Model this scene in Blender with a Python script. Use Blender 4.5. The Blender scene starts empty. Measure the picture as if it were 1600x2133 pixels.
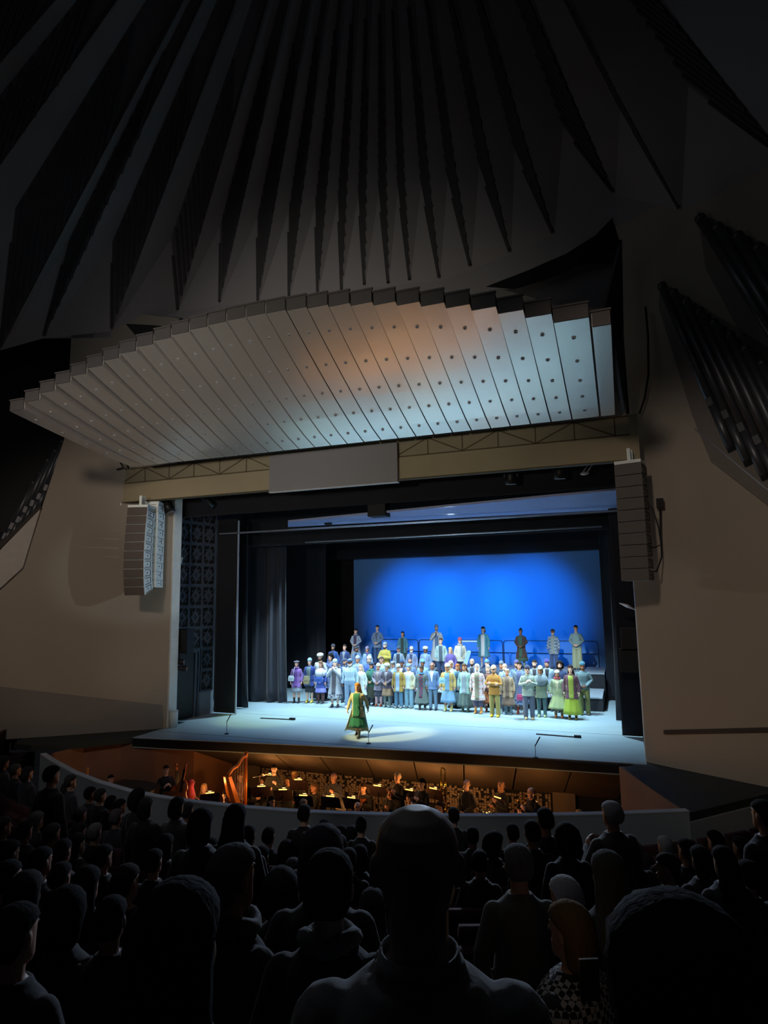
import bpy, math, random
from math import sin, cos, pi, radians, sqrt, atan2, hypot
from mathutils import Vector as V, Matrix
RND = random.Random(11)
SC = bpy.context.scene
COL = SC.collection

# ------------------------------------------------------------------ camera
CAMP = V((7.06, -17.766, 4.1645)); FPX = 1307.5; IW, IH = 1600, 2133
_p, _y, _r = radians(7.837), radians(20.427), radians(-.8365)
FW = V((-sin(_y)*cos(_p), cos(_y)*cos(_p), sin(_p)))
_rt = V((cos(_y), sin(_y), 0)); _up = _rt.cross(FW)
RT = _rt*cos(_r)+_up*sin(_r); UP = -_rt*sin(_r)+_up*cos(_r)
cam = bpy.data.cameras.new('camera'); camo = bpy.data.objects.new('camera', cam); COL.objects.link(camo)
camo.matrix_world = Matrix((( RT.x, UP.x, -FW.x, CAMP.x), (RT.y, UP.y, -FW.y, CAMP.y), (RT.z, UP.z, -FW.z, CAMP.z), (0, 0, 0, 1)))
cam.sensor_fit = 'VERTICAL'; cam.sensor_height = 36; cam.lens = FPX/IH*36; cam.clip_start = .05; cam.clip_end = 300
SC.camera = camo
def ray(px, py):                       # direction through a pixel of the photograph, unit depth
    d = FW*FPX+RT*(px-IW/2)-UP*(py-IH/2); return d/d.dot(FW)
def on(px, py, ax, val):               # the point of that ray on the plane axis = value
    d = ray(px, py); return CAMP+d*((val-CAMP[ax])/d[ax])
def onp(px, py, P, n):
    d = ray(px, py); P = V(P); n = V(n); return CAMP+d*((P-CAMP).dot(n)/d.dot(n))

# ------------------------------------------------------------------ view, world, lights
SC.view_settings.view_transform = 'Standard'; SC.view_settings.look = 'None'
SC.view_settings.exposure = 0; SC.view_settings.gamma = 1; SC.view_settings.use_curve_mapping = False
w = bpy.data.worlds.new('world'); SC.world = w; w.use_nodes = True
w.node_tree.nodes['Background'].inputs[0].default_value = (.75, .8, 1, 1)
w.node_tree.nodes['Background'].inputs[1].default_value = .004
def lamp(kind, name, loc, to, power, col, size=.2, ang=40, blend=.3, parent=None, sy=None):
    l = bpy.data.lights.new(name, kind); l.energy = power; l.color = col
    if kind == 'SPOT': l.spot_size = radians(ang); l.spot_blend = blend; l.shadow_soft_size = size
    elif kind == 'AREA':
        l.shape = 'RECTANGLE'; l.size = size; l.size_y = sy or size
    else: l.shadow_soft_size = size
    o = bpy.data.objects.new(name, l); COL.objects.link(o); o.location = loc
    if to is not None: o.rotation_euler = (V(to)-V(loc)).to_track_quat('-Z', 'Y').to_euler()
    if parent: o.parent = parent
    return o
COOL = (.72, .90, 1); WHITE = (.86, .94, 1); WARM = (1, .83, .68)
# stage: front of house keys, top lights, one low side light, cyc floods
for x in (-5.5, -2.0, 1.5, 5): lamp('SPOT', 'front_key', (x*.8, -1.6, 7.3), (x*.95, 6.4, 1.0), 2100, COOL, .12, 35, .5)
for x in (-4.5, 0, 4.5): lamp('SPOT', 'top_light', (x, 5.3, 6.5), (x, 5.4, 0), 3000, (.58, .84, 1), .2, 96, .7)
for x in (-4.5, 0, 4.5): lamp('SPOT', 'top_light', (x, 4.0, 6.4), (x, 4.7, 0), 1500, (.52, .82, 1), .2, 62, .8)
for x in (-4.4, -2.2, 0, 2.2, 4.4): lamp('SPOT', 'riser_key', (x*.9, -1.6, 7.3), (x, 10.1, 2.0), 4700, COOL, .1, 11, .5)
lamp('SPOT', 'boom_light', (6.9, -2.2, 6.4), (-7.2, -.6, 5.4), 1000, (.80, .97, 1), .08, 16, .5)
lamp('SPOT', 'boom_light', (6.9, -2.0, 5.4), (-7.2, .35, 2.4), 420, (.80, .97, 1), .08, 16, .6)
lamp('SPOT', 'boom_light', (-6.7, -2.6, 6.2), (7.7, -.1, 2.4), 380, (1, .95, .84), .05, 24, .5)
lamp('SPOT', 'side_light', (-6.4, 4.5, 4.8), (5.4, 5.2, .3), 2800, (1, .93, .30), .1, 24, .6)
lamp('SPOT', 'back_light', (1.5, 4.2, 6.5), (5.4, -15, 2.7), 3600, (.62, .78, 1), .2, 36, .7)
lamp('SPOT', 'side_pool', (-5.2, .5, 6.9), (-5.1, 2.4, 0), 900, (.75, 1, .3), .1, 34, .7)
lamp('SPOT', 'solo_light', (-6.2, -4.6, 8.4), (-.7, .45, 1.0), 11000, (1, .86, .45), .08, 11, .4)
lamp('SPOT', 'apron_wash', (0, 1.6, 6.7), (0.5, 0.6, 0), 380, (.20, .42, 1), .3, 115, .6)
for x in (-2.6, .15, 2.9): lamp('SPOT', 'cyc_flood', (x*.9, 5.6, 6.1), (x, 13, 3.55), 3700, (.0, .31, .97), .3, 47, 1)
# hall: unseen fill lights added to brighten walls, truss, rail, canopy and ceiling
lamp('SPOT', 'wall_fill', (-2, -16.5, 10.5), (-9.6, -1.2, 4.4), 2000, WARM, .5, 40, .8)
lamp('SPOT', 'wall_fill', (5, -17, 10.5), (9.2, -.9, 4.2), 1600, WARM, .5, 38, .8)
lamp('SPOT', 'truss_fill', (1, -19.6, 5.3), (-.7, -1, 8.5), 2600, (1, .90, .72), .3, 50, .9)
for x in (-7, -3.5, 0, 3.5, 7): lamp('SPOT', 'rail_fill', (x*.6, -19, 9.5), (x, -6.9+.045*x*x, -.25), 520, (.92, .95, 1), .3, 15, .8)
lamp('SPOT', 'canopy_fill', (-4, -17.5, 6.2), (-4.2, -4.6, 9.2), 1500, (1, .95, .9), .4, 46, .9)
lamp('AREA', 'house_glow', (0, -10, 17), (0, -8, 0), 60, (.8, .93, 1), 8)
lamp('AREA', 'house_glow_up', (0, -12, 7.5), (0, -3, 15), 26, (.9, .92, 1), 5)
# ------------------------------------------------------------------ helpers
MATS = {}
def lin(c):
    c = c/255; return c/12.92 if c <= .04045 else ((c+.055)/1.055)**2.4
def hexc(h):
    h = h.lstrip('#')
    if len(h) == 3: h = ''.join(a*2 for a in h)
    return tuple(int(h[i:i+2], 16) for i in (0, 2, 4))
def mat(name, col, rough=.75, metal=0, var=.12, scale=6, bump=0, emit=None, es=1, spec=.4, coat=0, stretch=None, sheen=0):
    if isinstance(col, str): col = hexc(col)
    key = (name, tuple(col))
    if key in MATS: return MATS[key]
    m = bpy.data.materials.new(name); m.use_nodes = True; nt = m.node_tree; b = nt.nodes['Principled BSDF']
    c = [lin(x) for x in col]
    tc = nt.nodes.new('ShaderNodeTexCoord'); nz = nt.nodes.new('ShaderNodeTexNoise'); nz.inputs['Scale'].default_value = scale; nz.inputs['Detail'].default_value = 4
    mp = nt.nodes.new('ShaderNodeMapping'); nt.links.new(tc.outputs['Object'], mp.inputs[0]); nt.links.new(mp.outputs[0], nz.inputs['Vector'])
    if stretch: mp.inputs['Scale'].default_value = stretch
    mx = nt.nodes.new('ShaderNodeMix'); mx.data_type = 'RGBA'
    mx.inputs[6].default_value = (*[x*(1-var) for x in c], 1); mx.inputs[7].default_value = (*[min(1, x*(1+var)) for x in c], 1)
    nt.links.new(nz.outputs[0], mx.inputs[0]); nt.links.new(mx.outputs[2], b.inputs['Base Color'])
    b.inputs['Roughness'].default_value = rough; b.inputs['Metallic'].default_value = metal; b.inputs['Specular IOR Level'].default_value = spec
    b.inputs['Coat Weight'].default_value = coat; b.inputs['Coat Roughness'].default_value = .3
    if sheen: b.inputs['Sheen Weight'].default_value = sheen
    if bump:
        bp = nt.nodes.new('ShaderNodeBump'); bp.inputs['Strength'].default_value = bump; bp.inputs['Distance'].default_value = .02
        nt.links.new(nz.outputs[0], bp.inputs['Height']); nt.links.new(bp.outputs[0], b.inputs['Normal'])
    if emit:
        b.inputs['Emission Color'].default_value = (*emit, 1); b.inputs['Emission Strength'].default_value = es
    MATS[key] = m; return m
def cloth(h):
    c = hexc(h); g = sum(c)/3
    if g > 70: c = tuple(int((x*.84+g*.16)*.86) for x in c)
    return mat('cloth', c, .85, 0, .16, 22, .15, sheen=.2)
def pattern_cloth(h, h2, kind='plaid', sc=14):
    key = ('pat', h, h2, kind)
    if key in MATS: return MATS[key]
    m = bpy.data.materials.new('patterned_cloth'); m.use_nodes = True; nt = m.node_tree; b = nt.nodes['Principled BSDF']
    tc = nt.nodes.new('ShaderNodeTexCoord'); b.inputs['Roughness'].default_value = .85
    mp = nt.nodes.new('ShaderNodeMapping'); nt.links.new(tc.outputs['Object'], mp.inputs[0])
    if kind == 'stripe':
        t = nt.nodes.new('ShaderNodeTexWave'); t.bands_direction = 'Z'; t.inputs['Scale'].default_value = sc; fac = t.outputs['Fac']
    elif kind == 'vstripe':
        t = nt.nodes.new('ShaderNodeTexWave'); t.bands_direction = 'X'; t.inputs['Scale'].default_value = sc; fac = t.outputs['Fac']
    elif kind == 'spots':
        t = nt.nodes.new('ShaderNodeTexVoronoi'); t.inputs['Scale'].default_value = sc; fac = t.outputs['Distance']
    else:
        t = nt.nodes.new('ShaderNodeTexChecker'); t.inputs['Scale'].default_value = sc; fac = t.outputs['Fac']
    nt.links.new(mp.outputs[0], t.inputs['Vector'])
    r = nt.nodes.new('ShaderNodeValToRGB'); r.color_ramp.elements[0].color = (*[lin(x) for x in hexc(h)], 1); r.color_ramp.elements[1].color = (*[lin(x) for x in hexc(h2)], 1)
    r.color_ramp.elements[0].position = .35; r.color_ramp.elements[1].position = .6
    nt.links.new(fac, r.inputs[0]); nt.links.new(r.outputs[0], b.inputs['Base Color'])
    MATS[key] = m; return m

class MB:
    def __init__(s): s.v = []; s.f = []; s.m = []; s.cur = 0
    def add(s, vs, fs):
        b = len(s.v); s.v += [tuple(x) for x in vs]
        for f in fs: s.f.append(tuple(b+i for i in f)); s.m.append(s.cur)
    def box(s, x0, x1, y0, y1, z0, z1, M=None):
        vs = [V((x, y, z)) for z in (z0, z1) for y in (y0, y1) for x in (x0, x1)]
        if M is not None: vs = [M @ a for a in vs]
        s.add(vs, [(0, 2, 3, 1), (4, 5, 7, 6), (0, 1, 5, 4), (2, 6, 7, 3), (0, 4, 6, 2), (1, 3, 7, 5)])
    def bar(s, p0, p1, w, h, up=(0, 0, 1)):           # rectangular bar between two points
        p0, p1 = V(p0), V(p1); d = (p1-p0).normalized(); u = V(up)
        if abs(d.dot(u)) > .98: u = V((0, 1, 0))
        a = d.cross(u).normalized(); b = a.cross(d)
        vs = [p+a*i*w/2+b*j*h/2 for p in (p0, p1) for i, j in ((-1, -1), (1, -1), (1, 1), (-1, 1))]
        s.add(vs, [(0, 3, 2, 1), (4, 5, 6, 7), (0, 1, 5, 4), (1, 2, 6, 5), (2, 3, 7, 6), (3, 0, 4, 7)])
    def rings(s, rs, closed=False):
        n = len(rs[0]); b = len(s.v); vs = [p for r in rs for p in r]; fs = []
        K = len(rs)
        for k in range(K if closed else K-1):
            for i in range(n):
                a, c = k*n+i, k*n+(i+1) % n; k2 = (k+1) % K
                fs.append((a, c, k2*n+(i+1) % n, k2*n+i))
        if not closed:
            fs.append(tuple(range(n-1, -1, -1))); fs.append(tuple((K-1)*n+i for i in range(n)))
        s.add(vs, fs)
    def chain(s, pts, rad, n=10, dome=True, flat=None):   # tapered tube along a polyline
        pts = [V(p) for p in pts]; rad = list(rad) if isinstance(rad, (list, tuple)) else [rad]*len(pts)
        T = []
        for i in range(len(pts)):
            a = pts[max(i-1, 0)]; b = pts[min(i+1, len(pts)-1)]; T.append((b-a).normalized())
        u = V((0, 0, 1)) if abs(T[0].z) < .9 else V((0, 1, 0))
        if flat is not None: u = V(flat[0])
        rs = []; fl = flat[1] if flat else 1
        def ring(c, t, r):
            nonlocal u
            u = (u-t*u.dot(t)).normalized(); w_ = t.cross(u)
            return [c+u*cos(2*pi*i/n)*r*fl+w_*sin(2*pi*i/n)*r for i in range(n)]
        if dome: rs.append(ring(pts[0]-T[0]*rad[0]*.85, T[0], rad[0]*.35)); rs.append(ring(pts[0]-T[0]*rad[0]*.5, T[0], rad[0]*.8))
        for p, t, r in zip(pts, T, rad): rs.append(ring(p, t, r))
        if dome: rs.append(ring(pts[-1]+T[-1]*rad[-1]*.5, T[-1], rad[-1]*.8)); rs.append(ring(pts[-1]+T[-1]*rad[-1]*.85, T[-1], rad[-1]*.35))
        s.rings(rs)
    def cyl(s, p0, p1, r0, r1=None, n=12): s.chain([p0, p1], [r0, r0 if r1 is None else r1], n, False)
    def sph(s, c, r, n=10, m=7):
        if not isinstance(r, (tuple, list)): r = (r, r, r)
        rs = []
        for j in range(1, m):
            a = pi*j/m-pi/2
            rs.append([(c[0]+r[0]*cos(a)*cos(2*pi*i/n), c[1]+r[1]*cos(a)*sin(2*pi*i/n), c[2]+r[2]*sin(a)) for i in range(n)])
        s.rings(rs)
    def prism(s, poly, vec):
        vec = V(vec); a = [V(p) for p in poly]; s.rings([a, [p+vec for p in a]])
    def mesh(s, name, nm=1, smooth=False):
        me = bpy.data.meshes.new(name); me.from_pydata(s.v, [], s.f); me.update()
        for i in range(nm): me.materials.append(None)
        for p, k in zip(me.polygons, s.m): p.material_index = k; p.use_smooth = smooth
        return me
    def obj(s, name, mats, parent=None, smooth=False, loc=None):
        if not isinstance(mats, (list, tuple)): mats = [mats]
        me = s.mesh(name, len(mats), smooth); return put(name, me, mats, parent, loc)
def fixnormals(me):
    import bmesh
    bm = bmesh.new(); bm.from_mesh(me); bmesh.ops.recalc_face_normals(bm, faces=bm.faces); bm.to_mesh(me); bm.free()
def put(name, me, mats, parent=None, loc=None):
    o = bpy.data.objects.new(name, me); COL.objects.link(o)
    if not isinstance(mats, (list, tuple)): mats = [mats]
    for i, m in enumerate(mats): o.material_slots[i].link = 'OBJECT'; o.material_slots[i].material = m
    if parent: o.parent = parent
    if loc is not None: o.location = loc
    return o
def tag(o, label, cat, group=None):
    o['label'] = label; o['category'] = cat
    if group: o['group'] = group
    return o
def thing(name, label, cat, loc=(0, 0, 0), rz=0, group=None):
    o = bpy.data.objects.new(name, None); COL.objects.link(o); o.location = loc; o.rotation_euler = (0, 0, rz); o.empty_display_size = .2
    return tag(o, label, cat, group)
def struct(name, mb, m, smooth=False):
    o = mb.obj(name, m, None, smooth); o['kind'] = 'structure'; return o
def remesh(mb, vox, sm=2, fac=.5):
    me = mb.mesh('tmp'); o = bpy.data.objects.new('tmp', me); COL.objects.link(o)
    r = o.modifiers.new('r', 'REMESH'); r.mode = 'VOXEL'; r.voxel_size = vox; r.use_smooth_shade = True
    if sm: k = o.modifiers.new('s', 'SMOOTH'); k.iterations = sm; k.factor = fac
    dg = bpy.context.evaluated_depsgraph_get(); dg.update()
    out = bpy.data.meshes.new_from_object(o.evaluated_get(dg)); bpy.data.objects.remove(o); bpy.data.meshes.remove(me)
    out.materials.clear(); out.materials.append(None)
    for p in out.polygons: p.use_smooth = True
    return out
# ------------------------------------------------------------------ the hall
M_wall = mat('plaster', (150, 140, 128), .8, 0, .05, .8, .05)
M_wall2 = mat('plaster_grey', (120, 116, 112), .85, 0, .06, .8)
M_dark = mat('black_paint', (16, 16, 18), .7, 0, .2)
M_velour = mat('black_velour', (20, 22, 30), .95, 0, .25, 3, 0, sheen=.15)
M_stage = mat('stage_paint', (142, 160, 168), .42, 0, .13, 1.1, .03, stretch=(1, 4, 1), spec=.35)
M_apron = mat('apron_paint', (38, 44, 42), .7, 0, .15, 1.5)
M_carpet = mat('aisle_carpet', (34, 28, 30), .95, 0, .2, 20, .2)
M_rail = mat('rail_plaster', (150, 152, 152), .75, 0, .04, 1)
M_pitwall = mat('pit_wood', (120, 84, 66), .6, 0, .12, 2)
M_louver = mat('louver_dark', (62, 60, 62), .9)
WD = V((3.14, 2.41, 0)).normalized(); LN = V((2.41, -3.14, 0)).normalized()       # left wall: direction and hall-facing normal
LP = V((-7.42, 0, 0)); RP = V((7.4, 0, 0)); RN = V((-1.45, -2.4, 0)).normalized()
def onL(px, py, off=0): return onp(px, py, LP+LN*off, LN)
def onR(px, py, off=0): return onp(px, py, RP+RN*off, RN)
# stage floor, apron, lip
def lipy(x): return -1.42+.086*(x+6)-.0016*(x+6)*(x-7.4)*2 if x < 7.4 else -.2
lip = [(-7.42, -1.55)]+[(x, lipy(x)) for x in (-6, -4.5, -3, -1.5, 0, 1.5, 3, 4.5, 6, 7.0)]+[(7.4, -.3)]
m = MB(); m.prism([(x, y, 0) for x, y in lip]+[(7.4, 3, 0), (9.5, 3, 0), (9.5, 14, 0), (-9.5, 14, 0), (-9.5, 1.0, 0), (-7.42, 1.0, 0)], (0, 0, -.3)); struct('floor', m, M_stage)
m = MB()
for a, b in zip(lip, lip[1:]): m.add([(a[0], a[1]-.004, -.02), (b[0], b[1]-.004, -.02), (b[0], b[1]-.004, -.27), (a[0], a[1]-.004, -.27), (a[0], a[1]+.12, -.02), (b[0], b[1]+.12, -.02), (b[0], b[1]+.12, -.27), (a[0], a[1]+.12, -.27)], [(0, 1, 2, 3), (4, 7, 6, 5), (0, 4, 5, 1), (3, 2, 6, 7), (0, 3, 7, 4), (1, 5, 6, 2)])
struct('trim_1', m, mat('lip_black', (11, 12, 17), .6))
m = MB(); m.box(-6.4, 7.2, 3.005, 3.02, 0, .002); m.box(-7.3, 7.35, -.55, -.53, 0, .003); struct('trim_2', m, M_dark)
# side aprons
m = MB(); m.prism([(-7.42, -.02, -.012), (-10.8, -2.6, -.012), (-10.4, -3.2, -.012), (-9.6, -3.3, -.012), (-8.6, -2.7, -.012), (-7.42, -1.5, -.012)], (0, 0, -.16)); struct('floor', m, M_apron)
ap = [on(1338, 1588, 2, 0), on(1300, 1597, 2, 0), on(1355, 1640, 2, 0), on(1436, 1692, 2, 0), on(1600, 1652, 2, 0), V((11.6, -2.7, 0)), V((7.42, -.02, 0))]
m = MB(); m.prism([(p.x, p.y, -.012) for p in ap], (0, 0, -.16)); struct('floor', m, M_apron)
e0, e1 = ap[3], V((11.0, -2.2, 0))
e0 = on(1436, 1694, 2, 0); e1 = on(1640, 1644, 2, 0)
m = MB(); m.prism([(e0.x, e0.y, -.17), (e1.x, e1.y, -.17), (e1.x, e1.y+.3, -.17), (e0.x, e0.y+.3, -.17)], (0, 0, -1.4)); struct('wall_front', m, M_rail)
# walls beside the stage
def vpoly(pts, n, th, name, mt): m = MB(); m.prism(pts, -n*th); return struct(name, m, mt)
L = [LP+V((0, 0, -.02)), onL(70, 1536), onL(-60, 1545), onL(-60, 1290), onL(0, 1225), onL(50, 1180), onL(88, 1055), onL(137, 905), V((onL(137, 905).x, onL(137, 905).y, 14.4)), V((-7.42, 0, 14.4))]
vpoly(L, LN, .35, 'wall_left', M_wall)
m = MB()                                   # the low plinth below the seam of the left wall
a, b = onL(338, 1469, .04), onL(-60, 1424, .04); a0 = LP-V((0, 0, .02))+LN*.04-WD*.1; b0 = onL(-60, 1545, .04); m.prism([a, b, b0, a0], -LN*.05); struct('baseboard_left', m, M_wall2)
Rp = [RP+V((0, 0, -.02)), RP+V((4.4, -2.66, -.02)), RP+V((4.4, -2.66, 14.4)), RP+V((0, 0, 14.4))]
vpoly(Rp, RN, .35, 'wall_right', M_wall)
m = MB(); a, b = onR(1382, 1521, .05), onR(1660, 1514, .05); m.prism([a, b, V((b.x, b.y, b.z-.09)), V((a.x, a.y, a.z-.09))], -RN*.05); struct('trim_3', m, mat('seam_shade', (60, 55, 52), .9))  # dark strip puts the shadow of the wall recess into colour
# proscenium reveals
m = MB(); m.box(-7.5, -7.36, .02, .42, 0, 9); m.box(-7.9, -7.5, .42, .5, 0, 9); struct('trim_4', m, mat('reveal_white', (205, 208, 204), .6))
m = MB(); m.box(7.38, 7.6, .02, .5, 0, 9); struct('trim_5', m, mat('reveal_white', (205, 208, 204), .6))
# plain wall above the opening
m = MB(); m.box(-7.42, 7.4, .3, .6, 8.6, 14.4); struct('wall_back', m, M_wall2)
# pleated tent ceiling: fold lines run from the head of the walls to a high point
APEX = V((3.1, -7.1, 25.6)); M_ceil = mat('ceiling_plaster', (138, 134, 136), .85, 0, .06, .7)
tips = [on(px, py, 1, .28) for px, py in ((370, 650), (457, 635), (537, 635), (602, 625), (662, 620), (712, 612), (760, 600), (810, 597), (855, 590), (917, 585), (982, 560), (1065, 530), (1155, 490))]
left = [V((-8.5, -18.5, 14)), V((-10, -15.5, 14)), V((-10.9, -12.8, 14)), V((-11.3, -10.4, 14)), V((-11.4, -8.2, 14.0)), V((-11.5, -6.2, 14.0)), onL(0, 730), onL(90, 705), onL(232, 690)]
right = [V((7.6, -.1, 15.4)), onR(1420, 440), onR(1640, 330), V((12.3, -6.0, 13.6)), V((12.4, -9.5, 13.6)), V((12.2, -12.5, 13.8)), V((11.6, -15.5, 14)), V((10.5, -18.5, 14))]
tips = left+tips+right
m = MB(); lv = MB(); dk = MB()
def lerp(a, b, t): return a+(b-a)*t
for i in range(len(tips)-1):
    A, B = tips[i], tips[i+1]; out = ((A+B)/2-V((0, -9, 14))); out.z = 0; out.normalize()
    A0, B0 = V((A.x, A.y, min(A.z, 13.4))), V((B.x, B.y, min(B.z, 13.4)))
    q = .22; dep = min(1.1, (B-A).length*.45)
    S0 = lerp(lerp(A, B, .42), APEX, q)+out*dep; S1 = lerp(lerp(A, B, .5), APEX, .9)+out*.5; T1 = lerp(A, APEX, .9); U1 = lerp(B, APEX, .9)
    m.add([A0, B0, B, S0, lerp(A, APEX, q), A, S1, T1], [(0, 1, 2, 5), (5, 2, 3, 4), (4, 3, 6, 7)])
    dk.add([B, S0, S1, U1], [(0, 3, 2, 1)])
    # louvre blades across the dark side of the fold
    n = 16; sl = V((0, 0, 1))
    for k in range(n):
        t = .03+.5*(k/n)
        b1 = lerp(B, U1, t); s1 = lerp(S0, S1, max(0, t*1.15-.1)) if t > .1 else lerp(B, S0, min(1, (t+.12)/.26))
        b0 = lerp(B, U1, max(0, t-.09))
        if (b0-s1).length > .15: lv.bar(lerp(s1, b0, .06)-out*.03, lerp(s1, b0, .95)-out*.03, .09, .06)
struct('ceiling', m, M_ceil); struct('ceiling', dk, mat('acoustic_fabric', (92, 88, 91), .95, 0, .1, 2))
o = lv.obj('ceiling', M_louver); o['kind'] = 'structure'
# pit: floor, back wall, soffit, piers, curved front rail
m = MB(); m.box(-10.5, 9.5, -8, 2.2, -2.45, -2.35); struct('floor', m, M_dark)
xs = [-7, -5.6, -4.2, -2.8, -1.4, 0, 1.4, 2.8, 4.2, 5.6, 7]
m = MB()
for a, b in zip(xs, xs[1:]):
    ya, yb = lipy(a)+.1, lipy(b)+.1; g = .02
    m.add([(a+g, ya, -.27), (b-g, yb, -.27), (b-g-.35, .93, -1.24), (a+g-.35, .93, -1.24), (a+g, ya, -.2), (b-g, yb, -.2), (b-g-.35, 1.0, -1.16), (a+g-.35, 1.0, -1.16)], [(0, 3, 2, 1), (4, 5, 6, 7), (0, 1, 5, 4), (2, 3, 7, 6), (0, 4, 7, 3), (1, 2, 6, 5)])
struct('ceiling', m, mat('soffit_board', (82, 70, 64), .8, 0, .1, 2))
m = MB(); m.box(-9.5, 8.5, 1.0, 1.15, -2.4, -.3); struct('wall_pit', m, M_dark)
m = MB()
for i in range(118):
    for j in range(20):
        x0 = -4.3+i*.078; z0 = -2.35+j*.068
        h = RND.random()
        if z0 > -1.27: continue
        if (i % 9 == 0) or (j % 9 == 0) or h > .36: m.box(x0, x0+.062, .93-(.05 if h > .8 else 0), 1.0, z0, z0+.054)
struct('wall_pit', m, mat('acoustic_block', (140, 122, 112), .75, 0, .25, 9))
for x0, x1 in ((4.95, 5.55), (-5.35, -4.4)): m = MB(); m.box(x0, x1, .86, 1.02, -2.4, -.85); struct('wall_pit', m, mat('pier', (106, 92, 86), .8))
m = MB(); A, B = V((6.75, -.62, 0)), V((7.95, -3.72, 0)); d = (B-A)
m.prism([(A.x, A.y, -.02), (B.x, B.y, -.02), (B.x, B.y, -2.4), (A.x, A.y, -2.4)], (.15, .05, 0)); struct('wall_pit', m, mat('pit_plaster', (98, 82, 74), .8))
m = MB(); pts = [(-8.35, -4.05), (-8.8, -3.2), (-8.6, -2.3), (-7.8, -1.6), (-6.7, -1.3), (-5.6, -.9), (-5.4, .9)]
for a, b in zip(pts, pts[1:]): m.add([(a[0], a[1], -.17), (b[0], b[1], -.17), (b[0], b[1], -2.4), (a[0], a[1], -2.4)], [(0, 1, 2, 3)])
struct('wall_pit', m, M_pitwall)
rail = [on(px, py, 2, 0) for px, py in ((84, 1572), (105, 1586), (150, 1611), (200, 1631), (265, 1650), (330, 1663), (400, 1673), (500, 1684), (600, 1692), (700, 1697), (800, 1700), (900, 1702), (1000, 1702.5), (1100, 1702), (1200, 1700), (1320, 1696.5), (1436, 1692))]
m = MB(); n = len(rail); rr = []
for i, p in enumerate(rail):
    t = (rail[min(i+1, n-1)]-rail[max(i-1, 0)]).normalized(); nn = V((t.y, -t.x, 0))
    rr.append([p+nn*.0, p-nn*.14, p-nn*.14+V((0, 0, -2.4)), p+V((0, 0, -1.7))])
m.rings(rr); struct('wall_pit_rail', m, M_rail)
m = MB(); m.rings([[a+V((0, 0, .004))-(a-b).normalized()*-.012, b+V((0, 0, .004)), b+V((0, 0, .03)), a+V((0, 0, .03))-(a-b).normalized()*-.012] for a, b, c, d in rr]); struct('trim_6', m, mat('rail_cap', (176, 176, 174), .6))
# raked hall floor in curved terraces around the pit
CC = V((-.12, 4.4, 0)); RR0 = 12.75; RST = .95
FT = [(12.5, -.72), (16, .0), (19.4, 1.05), (21.9, 2.03), (23.6, 2.66), (27, 4.2)]
def floor_at(R):
    for (a, za), (b, zb) in zip(FT, FT[1:]):
        if R <= b: return za+(zb-za)*(R-a)/(b-a)
    return FT[-1][1]
ROWR = [RR0+RST*k for k in range(14)]
m = MB()
for k, R0 in enumerate(ROWR):
    z = floor_at(R0+.4); rs = []
    for i in range(49):
        a = radians(-150+i*120/48); c, s_ = cos(a), sin(a)
        rs.append([CC+V((c*(R0-.15), s_*(R0-.15), z)), CC+V((c*(R0+RST-.15), s_*(R0+RST-.15), z)), CC+V((c*(R0+RST-.15), s_*(R0+RST-.15), z-.7)), CC+V((c*(R0-.15), s_*(R0-.15), z-.7))])
    m.rings(rs)
struct('floor', m, M_carpet)
def rowfloor(R): k = max(0, min(13, int((R-RR0+.15)/RST))); return floor_at(ROWR[k]+.4)

# ------------------------------------------------------------------ stage house
M_grid = mat('screen_block', (70, 78, 92), .7, 0, .1, 6)
A, B = V((-8.02, 1.0, 0)), V((-7.58, 2.75, 0)); dx = (B-A).normalized(); nx = V((dx.y, -dx.x, 0))
def sw(u, n, z): return A+dx*u+nx*n+V((0, 0, z))
m = MB(); m.prism([sw(-.7, 0, 0), sw(1.85, 0, 0), sw(1.85, 0, 7.6), sw(-.7, 0, 7.6)], -nx*.2); struct('wall_stage_left', m, mat('stage_side_wall', (104, 116, 128), .8))
pat = ['111111111', '1.11.11.1', '11.1.1.11', '1.1.1.1.1', '11.111.11', '1.1.1.1.1', '11.1.1.11', '1.11.11.1', '111111111']
m = MB(); bk = MB(); bw = .6; bh = .78
for c in range(3):
    for r in range(9):
        if r < 2 and c < 2: continue
        u0, z0 = -.02+c*bw, .85+r*bh
        bk.prism([sw(u0, .004, z0), sw(u0+bw, .004, z0), sw(u0+bw, .004, z0+bh), sw(u0, .004, z0+bh)], nx*.004)
        n = 13
        for i in range(n):
            for j in range(n):
                ii, jj = min(i, n-1-i), min(j, n-1-j)
                on_ = ii == 0 or jj == 0 or (i % 2 == 1 and j % 2 == 1 and (i*j+ii*jj) % 3 != 0) or (ii+jj in (6, 9) and (i+j) % 2) or (abs(i-6) == abs(j-6) and ii > 2) or ((ii, jj) in ((3, 5), (5, 3), (4, 6), (6, 4), (2, 6), (6, 2)))
                if on_:
                    a, z = u0+i*bw/n, z0+j*bh/n
                    m.prism([sw(a, .01, z), sw(a+bw/n*.86, .01, z), sw(a+bw/n*.86, .01, z+bh/n*.86), sw(a, .01, z+bh/n*.86)], nx*.04)
struct('wall_stage_left', bk, M_dark); struct('wall_stage_left', m, M_grid)
m = MB(); m.prism([sw(.2, .02, .0), sw(.86, .02, 0), sw(.86, .02, 2.28), sw(.2, .02, 2.28)], nx*.03); struct('door_1', m, mat('door_black', (18, 20, 28), .5))
m = MB()
for u in (.12, .90, 1.06): m.prism([sw(u, .02, 0), sw(u+.05, .02, 0), sw(u+.05, .02, 2.36), sw(u, .02, 2.36)], nx*.06)
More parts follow.
